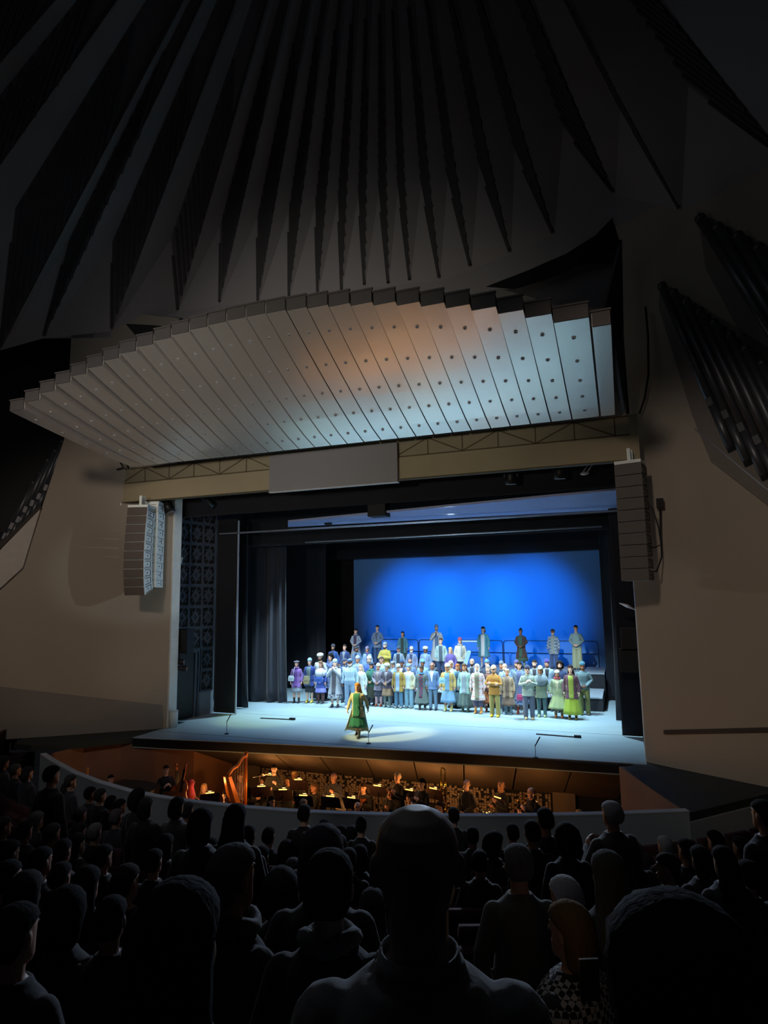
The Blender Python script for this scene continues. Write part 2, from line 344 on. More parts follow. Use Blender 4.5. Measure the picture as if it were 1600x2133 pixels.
m.prism([sw(.12, .02, 2.3), sw(1.11, .02, 2.3), sw(1.11, .02, 2.38), sw(.12, .02, 2.38)], nx*.06); struct('trim_7', m, M_grid)
m = MB(); m.box(-10, 10, 13.4, 13.6, 0, 11); m.box(-10, -9.8, 3, 13.5, 0, 11); m.box(9.8, 10, 3, 13.5, 0, 11); m.box(-10, 10, .4, 13.6, 10.8, 11); struct('wall_stage_back', m, M_dark)
def curtain(name, x0, x1, y, z0, z1, amp, per, label, flare=0, mt=None, grp=None, dy=0):
    m = MB(); n = max(10, int(abs(x1-x0)/per*12)); rs = []
    K = 14
    for k in range(K+1):
        t = k/K; z = z1+(z0-z1)*t; a = amp*(.45+.55*t); row = []
        for i in range(n+1):
            u = i/n; x = x0+(x1-x0)*u; f = sin(u*abs(x1-x0)/per*2*pi+1.3*sin(u*7))+.35*sin(u*23+k*.1)
            row.append((x+flare*t**3*(u-.5), y+dy*u+a*f, z))
        rs.append(row+[(p[0], p[1]+.03, p[2]) for p in reversed(row)])
    m.rings(rs)
    return tag(m.obj(name, mt or M_velour, None, True), label, 'stage curtain', grp)
curtain('stage_curtain', -7.5, -6.56, 2.72, .04, 7.3, .012, 2, 'black flat leg curtain nearest the left proscenium, beside the pierced block wall')
m = MB(); m.box(-6.55, -6.5, 2.69, 2.74, .02, 7.2); tag(m.obj('curtain_pole', mat('pole_grey', (150, 160, 175), .4)), 'thin pale upright pole edging the nearest left leg curtain', 'pole')
curtain('stage_curtain', -7.9, -6.9, 3.9, .04, 7.2, .05, .5, 'second dark leg curtain on the left, its hem swept outward', .25)
curtain('stage_curtain', -8.3, -6.02, 5.5, .03, 7.3, .10, .52, 'wide grey pleated leg curtain on the left, folds catching the light', .2, mat('grey_velour', (32, 35, 45), .9, 0, .1, 3, sheen=.2))
curtain('stage_curtain', -9.2, -6.1, 9.4, .03, 7.4, .05, .6, 'black curtain far upstage left beside the blue backdrop')
curtain('stage_curtain', 6.84, 7.5, 2.85, .03, 7.3, .01, 2, 'black flat leg curtain nearest the right proscenium')
curtain('stage_curtain', 6.72, 8.2, 5.2, .03, 7.3, .02, .9, 'second black leg curtain on the right, behind the nearest one', .15)
curtain('stage_curtain', 6.32, 8.8, 9.6, .03, 7.4, .03, .8, 'black curtain far upstage right beside the blue backdrop')
curtain('border_curtain', -7.7, 7.4, .75, 7.16, 8.7, .015, 1.4, 'black border curtain hanging just behind the beige truss')
curtain('border_curtain', -7.6, 7.6, 4.6, 6.35, 8.0, .02, 1.2, 'dark border curtain below the second pipe over the stage')
curtain('border_curtain', -8.6, 8.6, 12.2, 6.2, 8.6, .02, 1.4, 'black border curtain along the top of the blue backdrop')
o = MB(); o.box(-6.16, 6.22, 13.0, 13.03, -.0, 6.26); tag(o.obj('backdrop', mat('cyc_cloth', (92, 142, 204), .95, 0, .01)), 'large pale backdrop cloth glowing blue behind the chorus', 'backdrop')
pq = [on(600, 1088, 1, 1.0), on(1290, 1021, 1, 1.0), on(1290, 1061, 1, 3.0), on(600, 1098, 1, 3.0)]
pn = ((pq[1]-pq[0]).cross(pq[3]-pq[0])).normalized(); pn = pn if pn.z > 0 else -pn
m = MB(); m.prism(pq, pn*.07)
t = thing('ceiling_reflector', 'long pale blue-lit reflector panel under the stage ceiling with dark downlights', 'ceiling panel', (0, 0, 0))
m.obj('panel', mat('reflector', (132, 146, 186), .45), t)
for px, py in ((684, 1089), (816, 1079), (958, 1067), (1116, 1058)):
    p = onp(px, py, pq[0], pn); k = MB(); k.cyl(p-pn*.07, p, .13, .16, 16); k.obj('downlight', M_dark, t, True)
M_pipe = mat('batten_steel', (190, 200, 215), .3, .6)
m = MB(); m.cyl((-7.3, 2.6, 6.72), (7.2, 2.6, 6.72), .035); tag(m.obj('batten_pipe', M_pipe, None, True), 'long bright pipe hung across the stage below the reflector panel', 'pipe')
m = MB(); m.cyl((-4.6, 4.5, 6.42), (6.6, 4.5, 6.46), .03); tag(m.obj('batten_pipe', M_pipe, None, True), 'thinner pipe hung across the stage behind the long bright one', 'pipe')
p = on(787, 1058, 1, 1.0); m = MB(); m.box(p.x-.3, p.x+.3, .85, 1.35, p.z-.28, p.z+.3); m.box(p.x-.1, p.x-.06, 1.1, 1.14, p.z+.3, 8.7); m.box(p.x+.06, p.x+.1, 1.1, 1.14, p.z+.3, 8.7)
tag(m.obj('hanging_speaker', M_dark), 'black boxy loudspeaker hung at the middle above the stage', 'loudspeaker')
# risers
M_ris = mat('riser_black', (26, 28, 34), .7); M_tread = mat('riser_tread', (150, 160, 172), .5)
def riser(x0, x1, y0, y1, z0, z1, label):
    t = thing('choir_riser', label, 'riser', ((x0+x1)/2, y0, z0)); c = V(t.location)
    m = MB(); m.box(x0-c.x, x1-c.x, 0, y1-c.y, 0, z1-z0-.05); m.obj('base', M_ris, t)
    m = MB(); m.box(x0-c.x, x1-c.x, -.02, y1-c.y, z1-z0-.05, z1-z0); m.obj('tread', M_tread, t)
riser(-5.9, 6.25, 9.2, 11.4, 0, 1.1, 'high black riser with pale deck in front of the backdrop')
riser(-5.6, 6.2, 6.9, 9.17, 0, .5, 'low black riser with pale deck behind the front row of the chorus')
riser(-.75, 1.6, 8.25, 9.15, .5, .74, 'small extra step on the low riser below the crimson cap')
def guard_rail(x0, x1, y, label):
    t = thing('guard_rail', label, 'railing', ((x0+x1)/2, y, 1.1), 0, 'guard rail frames on the high riser'); h = (x1-x0)/2
    m = MB(); pts = [(-h, 0, 0)]+[(-h+.12-.12*cos(a), 0, .98+.12*sin(a)) for a in (0, .5, 1.05, 1.57)]+[(h-.12+.12*sin(a), 0, .98+.12*cos(a)) for a in (0, .5, 1.05, 1.57)]+[(h, 0, 0)]
    m.chain(pts, .021, 6, False); m.obj('frame_tube', M_rl, t, True)
    m = MB(); m.cyl((-h, 0, .56), (h, 0, .56), .018, None, 6); m.obj('middle_tube', M_rl, t, True)
M_rl = mat('rail_steel', (40, 52, 74), .45, .5)
for i, (a, b) in enumerate(((-4.2, -2.1), (-2.05, -1.1), (.0, 1.9), (1.95, 4.02), (4.07, 6.0))):
    guard_rail(a, b, 11.2, ['dark guard rail frame between the two leftmost singers on the high riser', 'short dark guard rail frame ending right of the singer in the teal cardigan', 'dark guard rail frame behind the singer in the long turquoise cardigan', 'dark guard rail frame behind the singer in the long brown coat', 'dark guard rail frame behind the rightmost singer on the high riser'][i])
p, q = on(962, 1336, 1, 11.1), on(994, 1336, 1, 11.1)
m = MB(); m.cyl(p, q, .04, None, 8); tag(m.obj('bright_rail_bar', mat('white_paint', (235, 238, 240), .5)), 'short bright stretch of guard rail beside the crimson cap, shine put in as white', 'pole')  # white bar puts the shine on the guard rail into colour
p, q = on(977, 1358, 1, 8.0), on(969, 1384, 1, 8.0)
t = thing('oar', 'pale blue oar held upright behind the front row, right of the crimson cap', 'oar', p)
m = MB(); d = (q-p); m.bar(V((0, 0, 0)), d*1.0, .17, .03, (0, 1, 0)); m.sph((0, 0, 0), (.085, .02, .06)); m.obj('blade', mat('oar_paint', (150, 185, 225), .5), t)
m = MB(); m.cyl(d*.98, d*2.6, .025, None, 8); m.obj('shaft', mat('oar_paint', (150, 185, 225), .5), t, True)
# ------------------------------------------------------------------ canopy of overlapping boards
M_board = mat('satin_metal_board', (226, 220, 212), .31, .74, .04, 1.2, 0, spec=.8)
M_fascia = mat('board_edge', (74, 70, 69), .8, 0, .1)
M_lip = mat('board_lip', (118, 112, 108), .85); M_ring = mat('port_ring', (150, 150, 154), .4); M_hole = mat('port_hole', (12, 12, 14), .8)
NB = 29; CX0, CX1 = -7.2, 7.2; CB = (CX1-CX0)/NB; YB, YF, ZB = -2.3, -6.6, 8.40
def arch(x): return 10.3-.0285*(x+.2)**2
def cz(u, zf): return ZB+(zf-ZB)*u**1.22        # u: 0 at the rear edge, 1 at the front
can = thing('acoustic_canopy', 'large arched canopy of overlapping pale boards hung over the front of the stage', 'canopy', (0, -3.6, 9))
CO = V((0, -3.6, 9))
pm = MB(); pm.cur = 0
n = 14
for a, b, mi in ((.062, .024, 0),):
    ro = [(.038*cos(2*pi*i/n), .038*sin(2*pi*i/n)) for i in range(n)]; ri = [(.016*cos(2*pi*i/n), .016*sin(2*pi*i/n)) for i in range(n)]
    pm.add([(x, y, 0) for x, y in ro]+[(x, y, -.016) for x, y in ro]+[(x, y, -.016) for x, y in ri]+[(x, y, 0) for x, y in ri], [(k*n+i, k*n+(i+1) % n, (k+1)*n+(i+1) % n, (k+1)*n+i) for k in range(3) for i in range(n)])
    pm.cur = 1; pm.add([(x, y, -.006) for x, y in ri], [tuple(range(n))])
port_me = pm.mesh('ceiling_port', 2)
rest = MB()
for i in range(NB):
    x0, x1 = CX0+CB*i, CX0+CB*(i+1)
    if i == NB-2: x1 = x0+CB*1.28
    if i == NB-1: x0 = x0+CB*.3
    xm = (x0+x1)/2; zf = arch(CX0+CB*(i+.5)); g = .017
    yb, yf = YB, YF; m = MB(); rs = []; bev = .05
    sx = 0 if x0 > 0 else .028
    for k in range(8):
        u = k/7; y = yb+(yf-yb)*u; z = cz(u, zf); h = .14+.12*u; b = bev*(.6+.6*u)
        rs.append([V(q)-CO for q in ((x0+g, y, z), (x1-g, y, z), (x1-g+sx*.8, y, z+b*.5), (x1-g+sx*(.6+u*.8), y, z+b*1.2), (x1-g, y, z+h), (x0+g, y, z+h))])
    m.rings(rs)
    bd = m.obj('board', [M_board, M_lip], can)
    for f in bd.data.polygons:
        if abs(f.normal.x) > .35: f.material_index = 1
    m = MB(); m.box(x0+.02-CO.x, x1-.02-CO.x, yf-.03-CO.y, yf-.004-CO.y, zf+.004-CO.z, zf+.26-CO.z); m.box(x0-CO.x, x1-CO.x, yf-.05-CO.y, yf-.002-CO.y, zf+.265-CO.z, zf+.30-CO.z); m.obj('fascia', M_fascia, bd)
    for r, t in enumerate((.13, .33, .52, .70, .88)):
        if i == NB-1: continue
        u = 1-t; y = yb+(yf-yb)*u; z = cz(u, zf); sl = atan2(cz(u+.02, zf)-z, (yf-yb)*.02)
        if r < 3:
            o = put('port', port_me, [M_ring, M_hole], bd, V((xm, y, z-.002))-CO); o.rotation_euler = (sl+pi if abs(sl) > 1.6 else sl, 0, 0)
        else:
            k = len(rest.v); rest.cur = 0
            Mx = Matrix.Translation(V((xm, y, z-.002))-CO) @ Matrix.Rotation(sl+pi if abs(sl) > 1.6 else sl, 4, 'X')
            for f in port_me.polygons: rest.cur = f.material_index; rest.add([Mx @ port_me.vertices[v].co for v in f.vertices], [tuple(range(len(f.vertices)))])
o = rest.obj('port', [M_ring, M_hole], can); o['kind'] = 'stuff'
# dark reflectors behind and above the canopy at its two ends
def Q(px, py, y=-3.2): return on(px, py, 1, y)
m = MB(); m.prism([Q(1012, 597), Q(1095, 565), Q(1180, 528), Q(1240, 490), Q(1276, 453), Q(1291, 503, -3.0), Q(1287, 545, -3.0), Q(1200, 550), Q(1120, 585), Q(1065, 601)], (0, .12, .05))
tag(m.obj('curved_reflector', mat('reflector_black', (10, 10, 11), .95)), 'black curved reflector rising above the right end of the canopy', 'reflector')
m = MB(); m.prism([Q(1050, 604, -3.0), Q(1120, 584, -3.0), Q(1200, 549, -3.0), Q(1290, 530, -2.9), Q(1296, 690, -2.9), Q(1255, 640, -3.0), Q(1180, 640, -3.0)], (0, .1, .05))
tag(m.obj('canopy_panel', mat('panel_grey', (92, 88, 90), .85)), 'dim grey sloping panel over the right end of the canopy, below the black reflector', 'panel')
m = MB(); m.prism([Q(262, 675), Q(318, 678), Q(372, 684), Q(372, 760, -4), Q(345, 772, -4)], (0, .1, .05)); tag(m.obj('curved_reflector', mat('reflector_black', (10, 10, 11), .95)), 'small black reflector tip above the left end of the canopy', 'reflector')
m = MB(); m.prism([on(1240, 700, 1, -4.2), on(1290, 500, 1, -2.9), on(1297, 860, 1, -2.2), on(1264, 659, 1, -6.6)], (.06, 0, 0)); tag(m.obj('end_panel', mat('panel_grey2', (70, 68, 70), .85)), 'narrow dark upright panel closing the right end of the canopy', 'panel')
def cable(pts, r, label, name='cable', mt=None): m = MB(); m.chain(pts, r, 6, False); return tag(m.obj(name, mt or M_dark, None, True), label, 'cable')
cable([on(1291, 510, 1, -1.0), on(1295, 690, 1, -1.0), on(1303, 800, 1, -1.0), on(1308, 862, 1, -1.0)], .045, 'thick black cable bundle dropping beside the right end of the canopy')
cable([onR(1345, 640, .25), onR(1350, 700, .3), onR(1351, 780, .3), onR(1343, 830, .3), onR(1332, 862, .3)], .03, 'black cable looping down the wall right of the canopy to the truss end')
cable([onR(1448, 893, .06), onR(1520, 955, .06), onR(1600, 1021, .06), onR(1660, 1072, .06)], .012, 'thin pale wire running down the right wall below the organ pipes', 'wire', M_pipe)
m = MB(); m.chain([on(250, 962, 1, -1.2), on(257, 974, 1, -1.2), on(244, 978, 1, -1.2)], .03, 6); m.chain([on(262, 960, 1, -1.2), on(268, 975, 1, -1.2)], .03, 6); tag(m.obj('bracket', M_dark), 'small black bracket under the left end of the canopy', 'bracket')

# ------------------------------------------------------------------ beige truss with fabric faces
M_fab = mat('beige_fabric', (150, 138, 112), .9, 0, .07, 2.5, .04); M_truss = mat('truss_bars', (88, 77, 56), .9); M_fabu = mat('beige_fabric_upper', (140, 129, 106), .9, 0, .08, 2.5)  # truss tone: darker lattice bars showing through the fabric
t = thing('fabric_truss', 'long beige fabric-covered truss spanning the stage opening below the canopy', 'truss', (-.7, -1, 7.55)); O = V(t.location)
def tb(name, x0, x1, y0, y1, z0, z1, mt, n=None): m = MB(); m.box(x0-O.x, x1-O.x, y0-O.y, y1-O.y, z0-O.z, z1-O.z); return m.obj(name, mt, t)
tb('lower_face', -9.12, 7.70, -1.0, -.8, 7.56, 8.18, M_fab); tb('upper_face', -9.12, 7.70, -.97, -.8, 8.18, 8.72, M_fabu)
tb('bottom_edge', -9.12, 7.70, -1.02, -.8, 7.53, 7.56, M_truss)
for z in (8.19, 8.68): tb('chord', -9.1, 7.68, -.985, -.975, z, z+.035, M_truss)
k = 0; x = -8.85
while x < 7.5:
    tb('upright', x, x+.03, -.985, -.975, 8.2, 8.7, M_truss)
    m = MB(); a, b = ((x+.03, 8.68), (x+1.0, 8.22)) if k % 2 else ((x+.03, 8.22), (x+1.0, 8.68))
    if x+1 < 7.6 and not (-3.4 < x < 1.0): m.bar(V((a[0], -.978, a[1]))-O, V((b[0], -.978, b[1]))-O, .035, .012, (0, 1, 0)); m.obj('diagonal', M_truss, t)
    x += 1.0; k += 1
tb('end_post', 7.52, 7.72, -1.03, -.8, 7.56, 8.72, M_fab)
t = thing('title_screen', 'plain grey rectangular board mounted on the middle of the beige truss', 'screen', (-.8, -1.1, 7.4)); O = V(t.location)
m = MB(); m.box(-2.09, 2.1, -.06, .06, .05, 1.2); m.obj('board', mat('screen_grey', (124, 122, 124), .6, 0, .03), t)
m = MB(); m.box(-2.11, 2.12, -.07, .07, .03, .05); m.obj('bottom_trim', mat('trim_pale', (190, 190, 190), .4), t)
m = MB(); p = on(238, 1048, 1, -1.05); m.prism([p, on(252, 1048, 1, -1.05), on(252, 1053, 1, -1.05)], (0, .05, 0)); tag(m.obj('gusset_plate', mat('white_paint', (235, 238, 240), .5)), 'small white triangular plate at the left end of the beige truss', 'plate')

# ------------------------------------------------------------------ loudspeaker arrays
M_grille = mat('speaker_grille', (92, 82, 78), .8, 0, .12, 40, .2); M_cab = mat('speaker_cabinet_lit', (226, 234, 232), .6); M_gap = mat('speaker_gap', (24, 26, 28), .8)  # near-white cabinet: stage light on the left arrays put into its colour
def line_array(name, label, top, n, h, d, w_, curve, rz, mats, cat='loudspeaker array', ang=0):
    t = thing(name, label, cat, top, rz); P = V((0, 0, 0))
    for i in range(n):
        Mx = Matrix.Translation(P) @ Matrix.Rotation(ang, 4, 'X'); tp = .86
        # trapezoid side: deep grille face, tapering to the rear
        md = MB(); md.add([Mx @ V(q) for q in ((-w_/2, 0, 0), (w_/2, 0, 0), (w_/2, 0, -h+.012), (-w_/2, 0, -h+.012), (-w_/2, d, -h*.09), (w_/2, d, -h*.09), (w_/2, d, -h*.88), (-w_/2, d, -h*.88))], [(0, 4, 5, 1), (1, 5, 6, 2), (2, 6, 7, 3), (3, 7, 4, 0), (4, 7, 6, 5), (0, 1, 2, 3)])
        c = md.obj('cabinet', mats[0], t)
        md = MB(); md.add([Mx @ V(q) for q in ((-w_/2+.01, -.02, -.006), (w_/2-.01, -.02, -.006), (w_/2-.01, -.02, -h+.016), (-w_/2+.01, -.02, -h+.016), (-w_/2+.01, 0.001, -.006), (w_/2-.01, .001, -.006), (w_/2-.01, .001, -h+.016), (-w_/2+.01, .001, -h+.016))], [(0, 1, 2, 3), (0, 4, 5, 1), (1, 5, 6, 2), (2, 6, 7, 3), (3, 7, 4, 0)])
        md.obj('grille', mats[1], c)
        md = MB()
        for sx in (-1, 1):
            md.bar(Mx @ V((sx*(w_/2+.006), d*.15, -h*.16)), Mx @ V((sx*(w_/2+.006), d*.8, -h*.2)), .012, .014); md.bar(Mx @ V((sx*(w_/2+.006), d*.15, -h*.84)), Mx @ V((sx*(w_/2+.006), d*.8, -h*.8)), .012, .014)
            md.bar(Mx @ V((sx*(w_/2+.006), d*.8, -h*.2)), Mx @ V((sx*(w_/2+.006), d*.8, -h*.8)), .012, .02); md.sph(Mx @ V((sx*(w_/2+.004), d*.4, -h*.5)), .022, 8, 5)
        md.obj('side_hardware', M_gap, c)
        md = MB(); md.box(-w_*.36, w_*.36, d, d+.07, -h*.8, -h*.25, Mx); md.obj('rear_plate', mats[0], c)
        P = P+(Mx.to_3x3() @ V((0, 0, -h))); ang += curve(i)
    m = MB(); m.box(-w_/2, w_/2, -.0, d*.9, .01, .09); m.box(-.04, .04, d*.3, d*.4, .09, .42); m.box(-.04, .04, d*.7, d*.8, .09, .42); m.obj('fly_frame', M_cab, t)
    return t
tp = on(287, 1057, 1, -1.75)
line_array('line_array', 'curved line of stacked loudspeakers left of the stage, pale lit sides and dark fronts', (tp.x, tp.y, tp.z), 10, .285, .62, .66, lambda i: [.02, .025, .03, .03, .04, .05, .06, .08, .10, .1][i], radians(18), (M_cab, M_grille), ang=-.15)
tp = on(333, 1052, 1, -.6)
t = thing('speaker_stack', 'straight pale stack of loudspeaker boxes right behind the curved left line array', 'loudspeaker array', (tp.x-.05, -.95, tp.z), radians(20)); hh = .28
for i in range(10):
    m = MB(); m.box(-.27, .27, -.1, .55, -hh*(i+1)+.008, -hh*i); c = m.obj('cabinet', M_cab, t)
    m = MB(); m.bar((.276, .28+.1*(i % 2), -hh*i-.05), (.276, .28+.1*(i % 2), -hh*(i+1)+.05), .012, .014); m.bar((.276, -.05, -hh*(i+.15)), (.276, .5, -hh*(i+.15)), .012, .01); m.sph((.274, .15, -hh*(i+.5)), .022, 8, 5)
    m.bar((-.2, -.105, -hh*(i+.15)), (.2, -.105, -hh*(i+.15)), .012, .012); m.sph((.05, -.105, -hh*(i+.5)), .022, 8, 5); m.obj('side_hardware', M_gap, c)
for z in (-.75, -2.05): m = MB(); m.box(-.6, -.27, 0, .2, z-.1, z+.1); m.obj('spacer', M_gap, t)
m = MB(); m.box(-.25, .25, 0, .45, .0, .08); m.obj('fly_frame', M_cab, t)
tp = on(1307, 966, 1, -1.7)
ra = line_array('line_array', 'tall dark line of stacked loudspeakers hung right of the stage under the truss end', (tp.x, tp.y, tp.z), 10, .283, .6, .62, lambda i: .004*(-1 if i > 5 else 1)-.006, radians(-14), (mat('speaker_cabinet_dim', (120, 120, 120), .6), mat('speaker_grille_grey', (96, 92, 90), .8, 0, .1, 40, .2)))
a = onR(1375, 1048, .2)
cable([on(1350, 1050, 1, -1.2), on(1360, 1060, 1, -1.1), onR(1372, 1100, .15), onR(1377, 1135, .2), on(1362, 1141, 1, -1.2), on(1352, 1136, 1, -1.3)], .014, 'thin black cable loop beside the upper right loudspeakers')
cable([a, onR(1376, 1120, .2), onR(1379, 1160, .2), on(1368, 1190, 1, -1.1), on(1354, 1190, 1, -1.3)], .02, 'black cable hanging from the wall bracket to the lowest right loudspeaker')
m = MB(); m.box(a.x-.08, a.x+.08, a.y-.06, a.y+.12, a.z-.12, a.z+.12); tag(m.obj('cable_bracket', M_dark), 'small black bracket on the right wall where the speaker cable starts', 'bracket')

# ------------------------------------------------------------------ organ pipes
M_org = mat('organ_metal', (84, 86, 92), .42, .6, .2, 3)
def organ_pipe(p0, p1, r, nrm, label, grp):
    p0, p1 = V(p0), V(p1); d = p0-p1; Ln = d.length; d.normalize()        # p1 foot, p0 head
    t = thing('organ_pipe', label, 'organ pipe', p1, 0, grp)
    foot = min(1.15, Ln*.25)
    m = MB(); m.cyl(d*foot, d*Ln, r, None, 14); m.obj('body', M_org, t, True)
    m = MB(); m.cyl((0, 0, 0), d*foot, r*.92, r, 14); m.obj('foot', M_org, t, True)
    m = MB(); c = d*(foot+.02)+nrm*r*.86; m.bar(c-d*.09, c+d*.12, r*1.3, r*.5, nrm); m.obj('mouth', mat('organ_mouth', (84, 84, 88), .5, .5), t)
    m = MB(); m.cyl(d*(Ln-.12), d*(Ln-.02), r*1.06, None, 14); m.obj('tuning_collar', M_org, t, True)
g1, g2, g3 = 'organ pipes of the lower right bank', 'organ pipes of the upper right bank', 'organ pipes of the left bank'
ords = ['first', 'second', 'third', 'fourth', 'fifth', 'sixth', 'seventh', 'eighth', 'ninth', 'tenth', 'eleventh', 'twelfth', 'thirteenth', 'fourteenth', 'fifteenth', 'sixteenth', 'seventeenth', 'eighteenth', 'nineteenth', 'twentieth']
heads = [(1378, 592), (1402, 606), (1428, 624), (1456, 644), (1486, 668), (1519, 694), (1551, 722), (1585, 752)]
for i, h in enumerate(heads):
    k = i*.0; e = (1521+i*35, 930+i*29)
    organ_pipe(onR(*h, .28), onR(*e, .34), .105, RN, 'slanting dark organ pipe, %s from the left in the lower right bank' % ords[i], g1)
for i, h in enumerate([(1457, 452), (1493, 470), (1535, 488), (1578, 512)]):
    organ_pipe(onR(*h, .25), onR(h[0]+250, h[1]+395+i*10, .3), .125, RN, 'slanting dark organ pipe, %s from the left in the upper right bank' % ords[i], g2)
for i in range(9):
    e = (-12+[118, 104, 90, 76, 62, 48, 34, 20, 6][i], [1045, 1053, 1062, 1078, 1090, 1101, 1120, 1131, 1150][i])
    h = (e[0]+70-i*1, e[1]-185+i*8)
    organ_pipe(onL(*h, -.5), onL(*e, -.35), .085, LN, 'slanting dark organ pipe, %s from the right in the left bank' % ords[i], g3)
vpoly([onL(-60, 1110, -1.1), onL(160, 1110, -1.1), onL(230, 700, -1.1), onL(-60, 700, -1.1)], LN, .1, 'wall_organ_niche', M_dark)
vpoly([onL(-80, 1262, .12), onL(0, 1225, .12), onL(47, 1182, .12), onL(84, 1060, .12), onL(0, 1146, .12), onL(-80, 1228, .12)], LN, .3, 'wall_left_ledge', mat('ledge_pale', (176, 170, 164), .75))
m = MB(); m.prism([onL(84, 1052, .14), onL(86, 1058, .14), onL(-80, 1222, .14), onL(-80, 1208, .14)], -LN*.25); struct('trim_8', m, mat('seam_shade', (60, 55, 52), .9))
for pts, nm in (([(1376, 585), (1372, 640), (1440, 860), (1480, 960), (1660, 1100), (1660, 760)], 'a'), ([(1452, 440), (1470, 560), (1600, 800), (1700, 900), (1700, 560)], 'b')):
    vpoly([onR(x, y, .04) for x, y in pts], RN, .03, 'wall_organ_backing', mat('organ_backing', (112, 106, 102), .9))

# ------------------------------------------------------------------ hanging stage lamps, floor items
M_can = mat('lamp_can', (14, 14, 16), .5)
m = MB(); m.cyl((-7.35, .1, 7.97), (7.37, .1, 7.97), .04); tag(m.obj('lighting_pipe', M_can, None, True), 'black lighting pipe behind the beige truss carrying the stage lamps', 'pipe')
def stage_lamp(label, p, to, glow, r=.13, ln=.42):
    t = thing('stage_lamp', label, 'stage light', p); d = (V(to)-V(p)).normalized(); up = V((0, 0, 1))
    m = MB(); m.chain([d*-.1, d*0, d*ln*.5, d*ln], [r*.6, r*.85, r, r*1.05], 14, False); m.obj('body', M_can, t, True)
    m = MB(); m.cyl(d*(ln+.001), d*(ln+.012), r*.9, None, 14); m.obj('lens', mat('lens_'+label[:9], (40, 40, 46), .2, 0, 0, emit=glow, es=1), t)
    s_ = d.cross(up).normalized(); m = MB()
    m.bar(s_*(r+.02)+d*.15, s_*(r+.02)+up*.3, .03, .01); m.bar(-s_*(r+.02)+d*.15, -s_*(r+.02)+up*.3, .03, .01); m.bar(s_*(r+.03)+up*.3, -s_*(r+.03)+up*.3, .03, .01); m.bar(up*.3, up*.62, .04, .04); m.obj('yoke', M_can, t)
p = on(318, 1042, 1, -.7); stage_lamp('stage lamp with a glowing pink lens above the curved left loudspeakers', p, p+V((.5, -1, -1.3)), (.9, .42, .36), .12, .2)
p = on(345, 1040, 1, -.3); stage_lamp('unlit black stage lamp beside the left proscenium edge', p, p+V((.4, .1, -1)), (.01, .01, .012), .17, .5)
p = on(424, 1035, 1, .3); stage_lamp('dim stage lamp tilted under the left part of the truss', p, p+V((.55, 1.0, -.9)), (.02, .025, .03), .12, .45)
p = on(1064, 982, 1, .1); stage_lamp('round stage lamp hung under the right part of the truss, left of two', p, p+V((-.05, .2, -1)), (.07, .1, .14), .16, .36)
p = on(1166, 970, 1, .1); stage_lamp('round stage lamp hung under the right part of the truss, right of two', p, p+V((-.05, .2, -1)), (.07, .1, .14), .16, .36)
p = on(1213, 985, 1, .1); m = MB(); m.bar(p, p+V((.22, 0, .28)), .02, .02); m.bar(p+V((.12, 0, 0)), p+V((.34, 0, .28)), .02, .02); m.bar(p+V((.3, 0, .26)), (p.x+.3, .1, 7.95), .02, .02); m.sph(p+V((.06, 0, -.02)), (.12, .05, .05)); tag(m.obj('clamp_arm', mat('pale_metal', (190, 186, 190), .4, .4)), 'small pale metal clamp arm under the truss near the right end', 'clamp')
def micro(px, py, label, ln=.33, rz=0):
    p = on(px, py, 2, .002); t = thing('floor_microphone', label, 'microphone', p, rz)
    m = MB(); m.cyl((0, 0, 0), (0, 0, .02), .07, .06); m.obj('base', M_dark, t)
    m = MB(); m.cyl((0, 0, .02), (0, 0, ln), .008, None, 6); m.obj('stem', M_dark, t)
    m = MB(); m.cyl((0, 0, ln-.03), (.13, .02, ln+.2), .014, .016, 8); m.obj('capsule', M_dark, t)
micro(768, 1549, 'small black microphone stand at the stage front below the soloist')
micro(1116, 1579, 'small black microphone stand at the stage front right of centre')
micro(472, 1529, 'small black microphone stand at the stage front on the left', .4)
for a, b, lb in (((543, 1496), (610, 1499), 'black floor trough cover on the left of the stage'), ((1117, 1529), (1205, 1536), 'black floor trough cover on the right of the stage')):
    p, q = on(*a, 2, .01), on(*b, 2, .01); m = MB(); m.bar(p, q, .07, .03); m.box(q.x-.12, q.x+.08, q.y-.05, q.y+.05, 0.0, .07); tag(m.obj('floor_trough', M_dark), lb, 'floor cover')
p = on(356, 1513, 2, 0); t = thing('bin', 'white cylindrical bin at the foot of the left proscenium edge', 'bin', (-7.22, .12, 0))
m = MB(); m.cyl((0, 0, 0), (0, 0, .52), .13, .14, 16); m.obj('body', mat('bin_white', (196, 210, 212), .5), t, True)
m = MB(); m.cyl((0, 0, .52), (0, 0, .54), .15, None, 16); m.obj('rim', mat('bin_white', (196, 210, 212), .5), t, True)
p = on(374, 1167, 1, .6); m = MB(); m.prism([p+V((-.11, 0, -.13)), p+V((.06, 0, -.13)), p+V((.13, 0, .1)), p+V((-.03, 0, .1))], (0, .02, 0)); tag(m.obj('white_card', mat('card_white', (225, 232, 236), .5)), 'small tilted white card beside the left proscenium, above the block wall', 'card')
for px, py, lb in ((374, 1392, 'small black side lamp on the left proscenium, lower of two'), (368, 1378, 'small black side lamp on the left proscenium, upper of two')):
    p = on(px, py, 1, .5); stage_lamp(lb, p, p+V((1, .4, -.1)), (.02, .02, .025), .09, .25)
p = on(387, 1335, 1, .8); t = thing('side_speaker', 'black box loudspeaker fixed in front of the pierced block wall', 'loudspeaker', p)
m = MB(); m.box(-.2, .2, -.18, .18, -.42, .42); m.obj('cabinet', M_dark, t); m = MB(); m.box(-.17, .17, -.2, -.18, -.38, .38); m.obj('grille', M_gap, t)
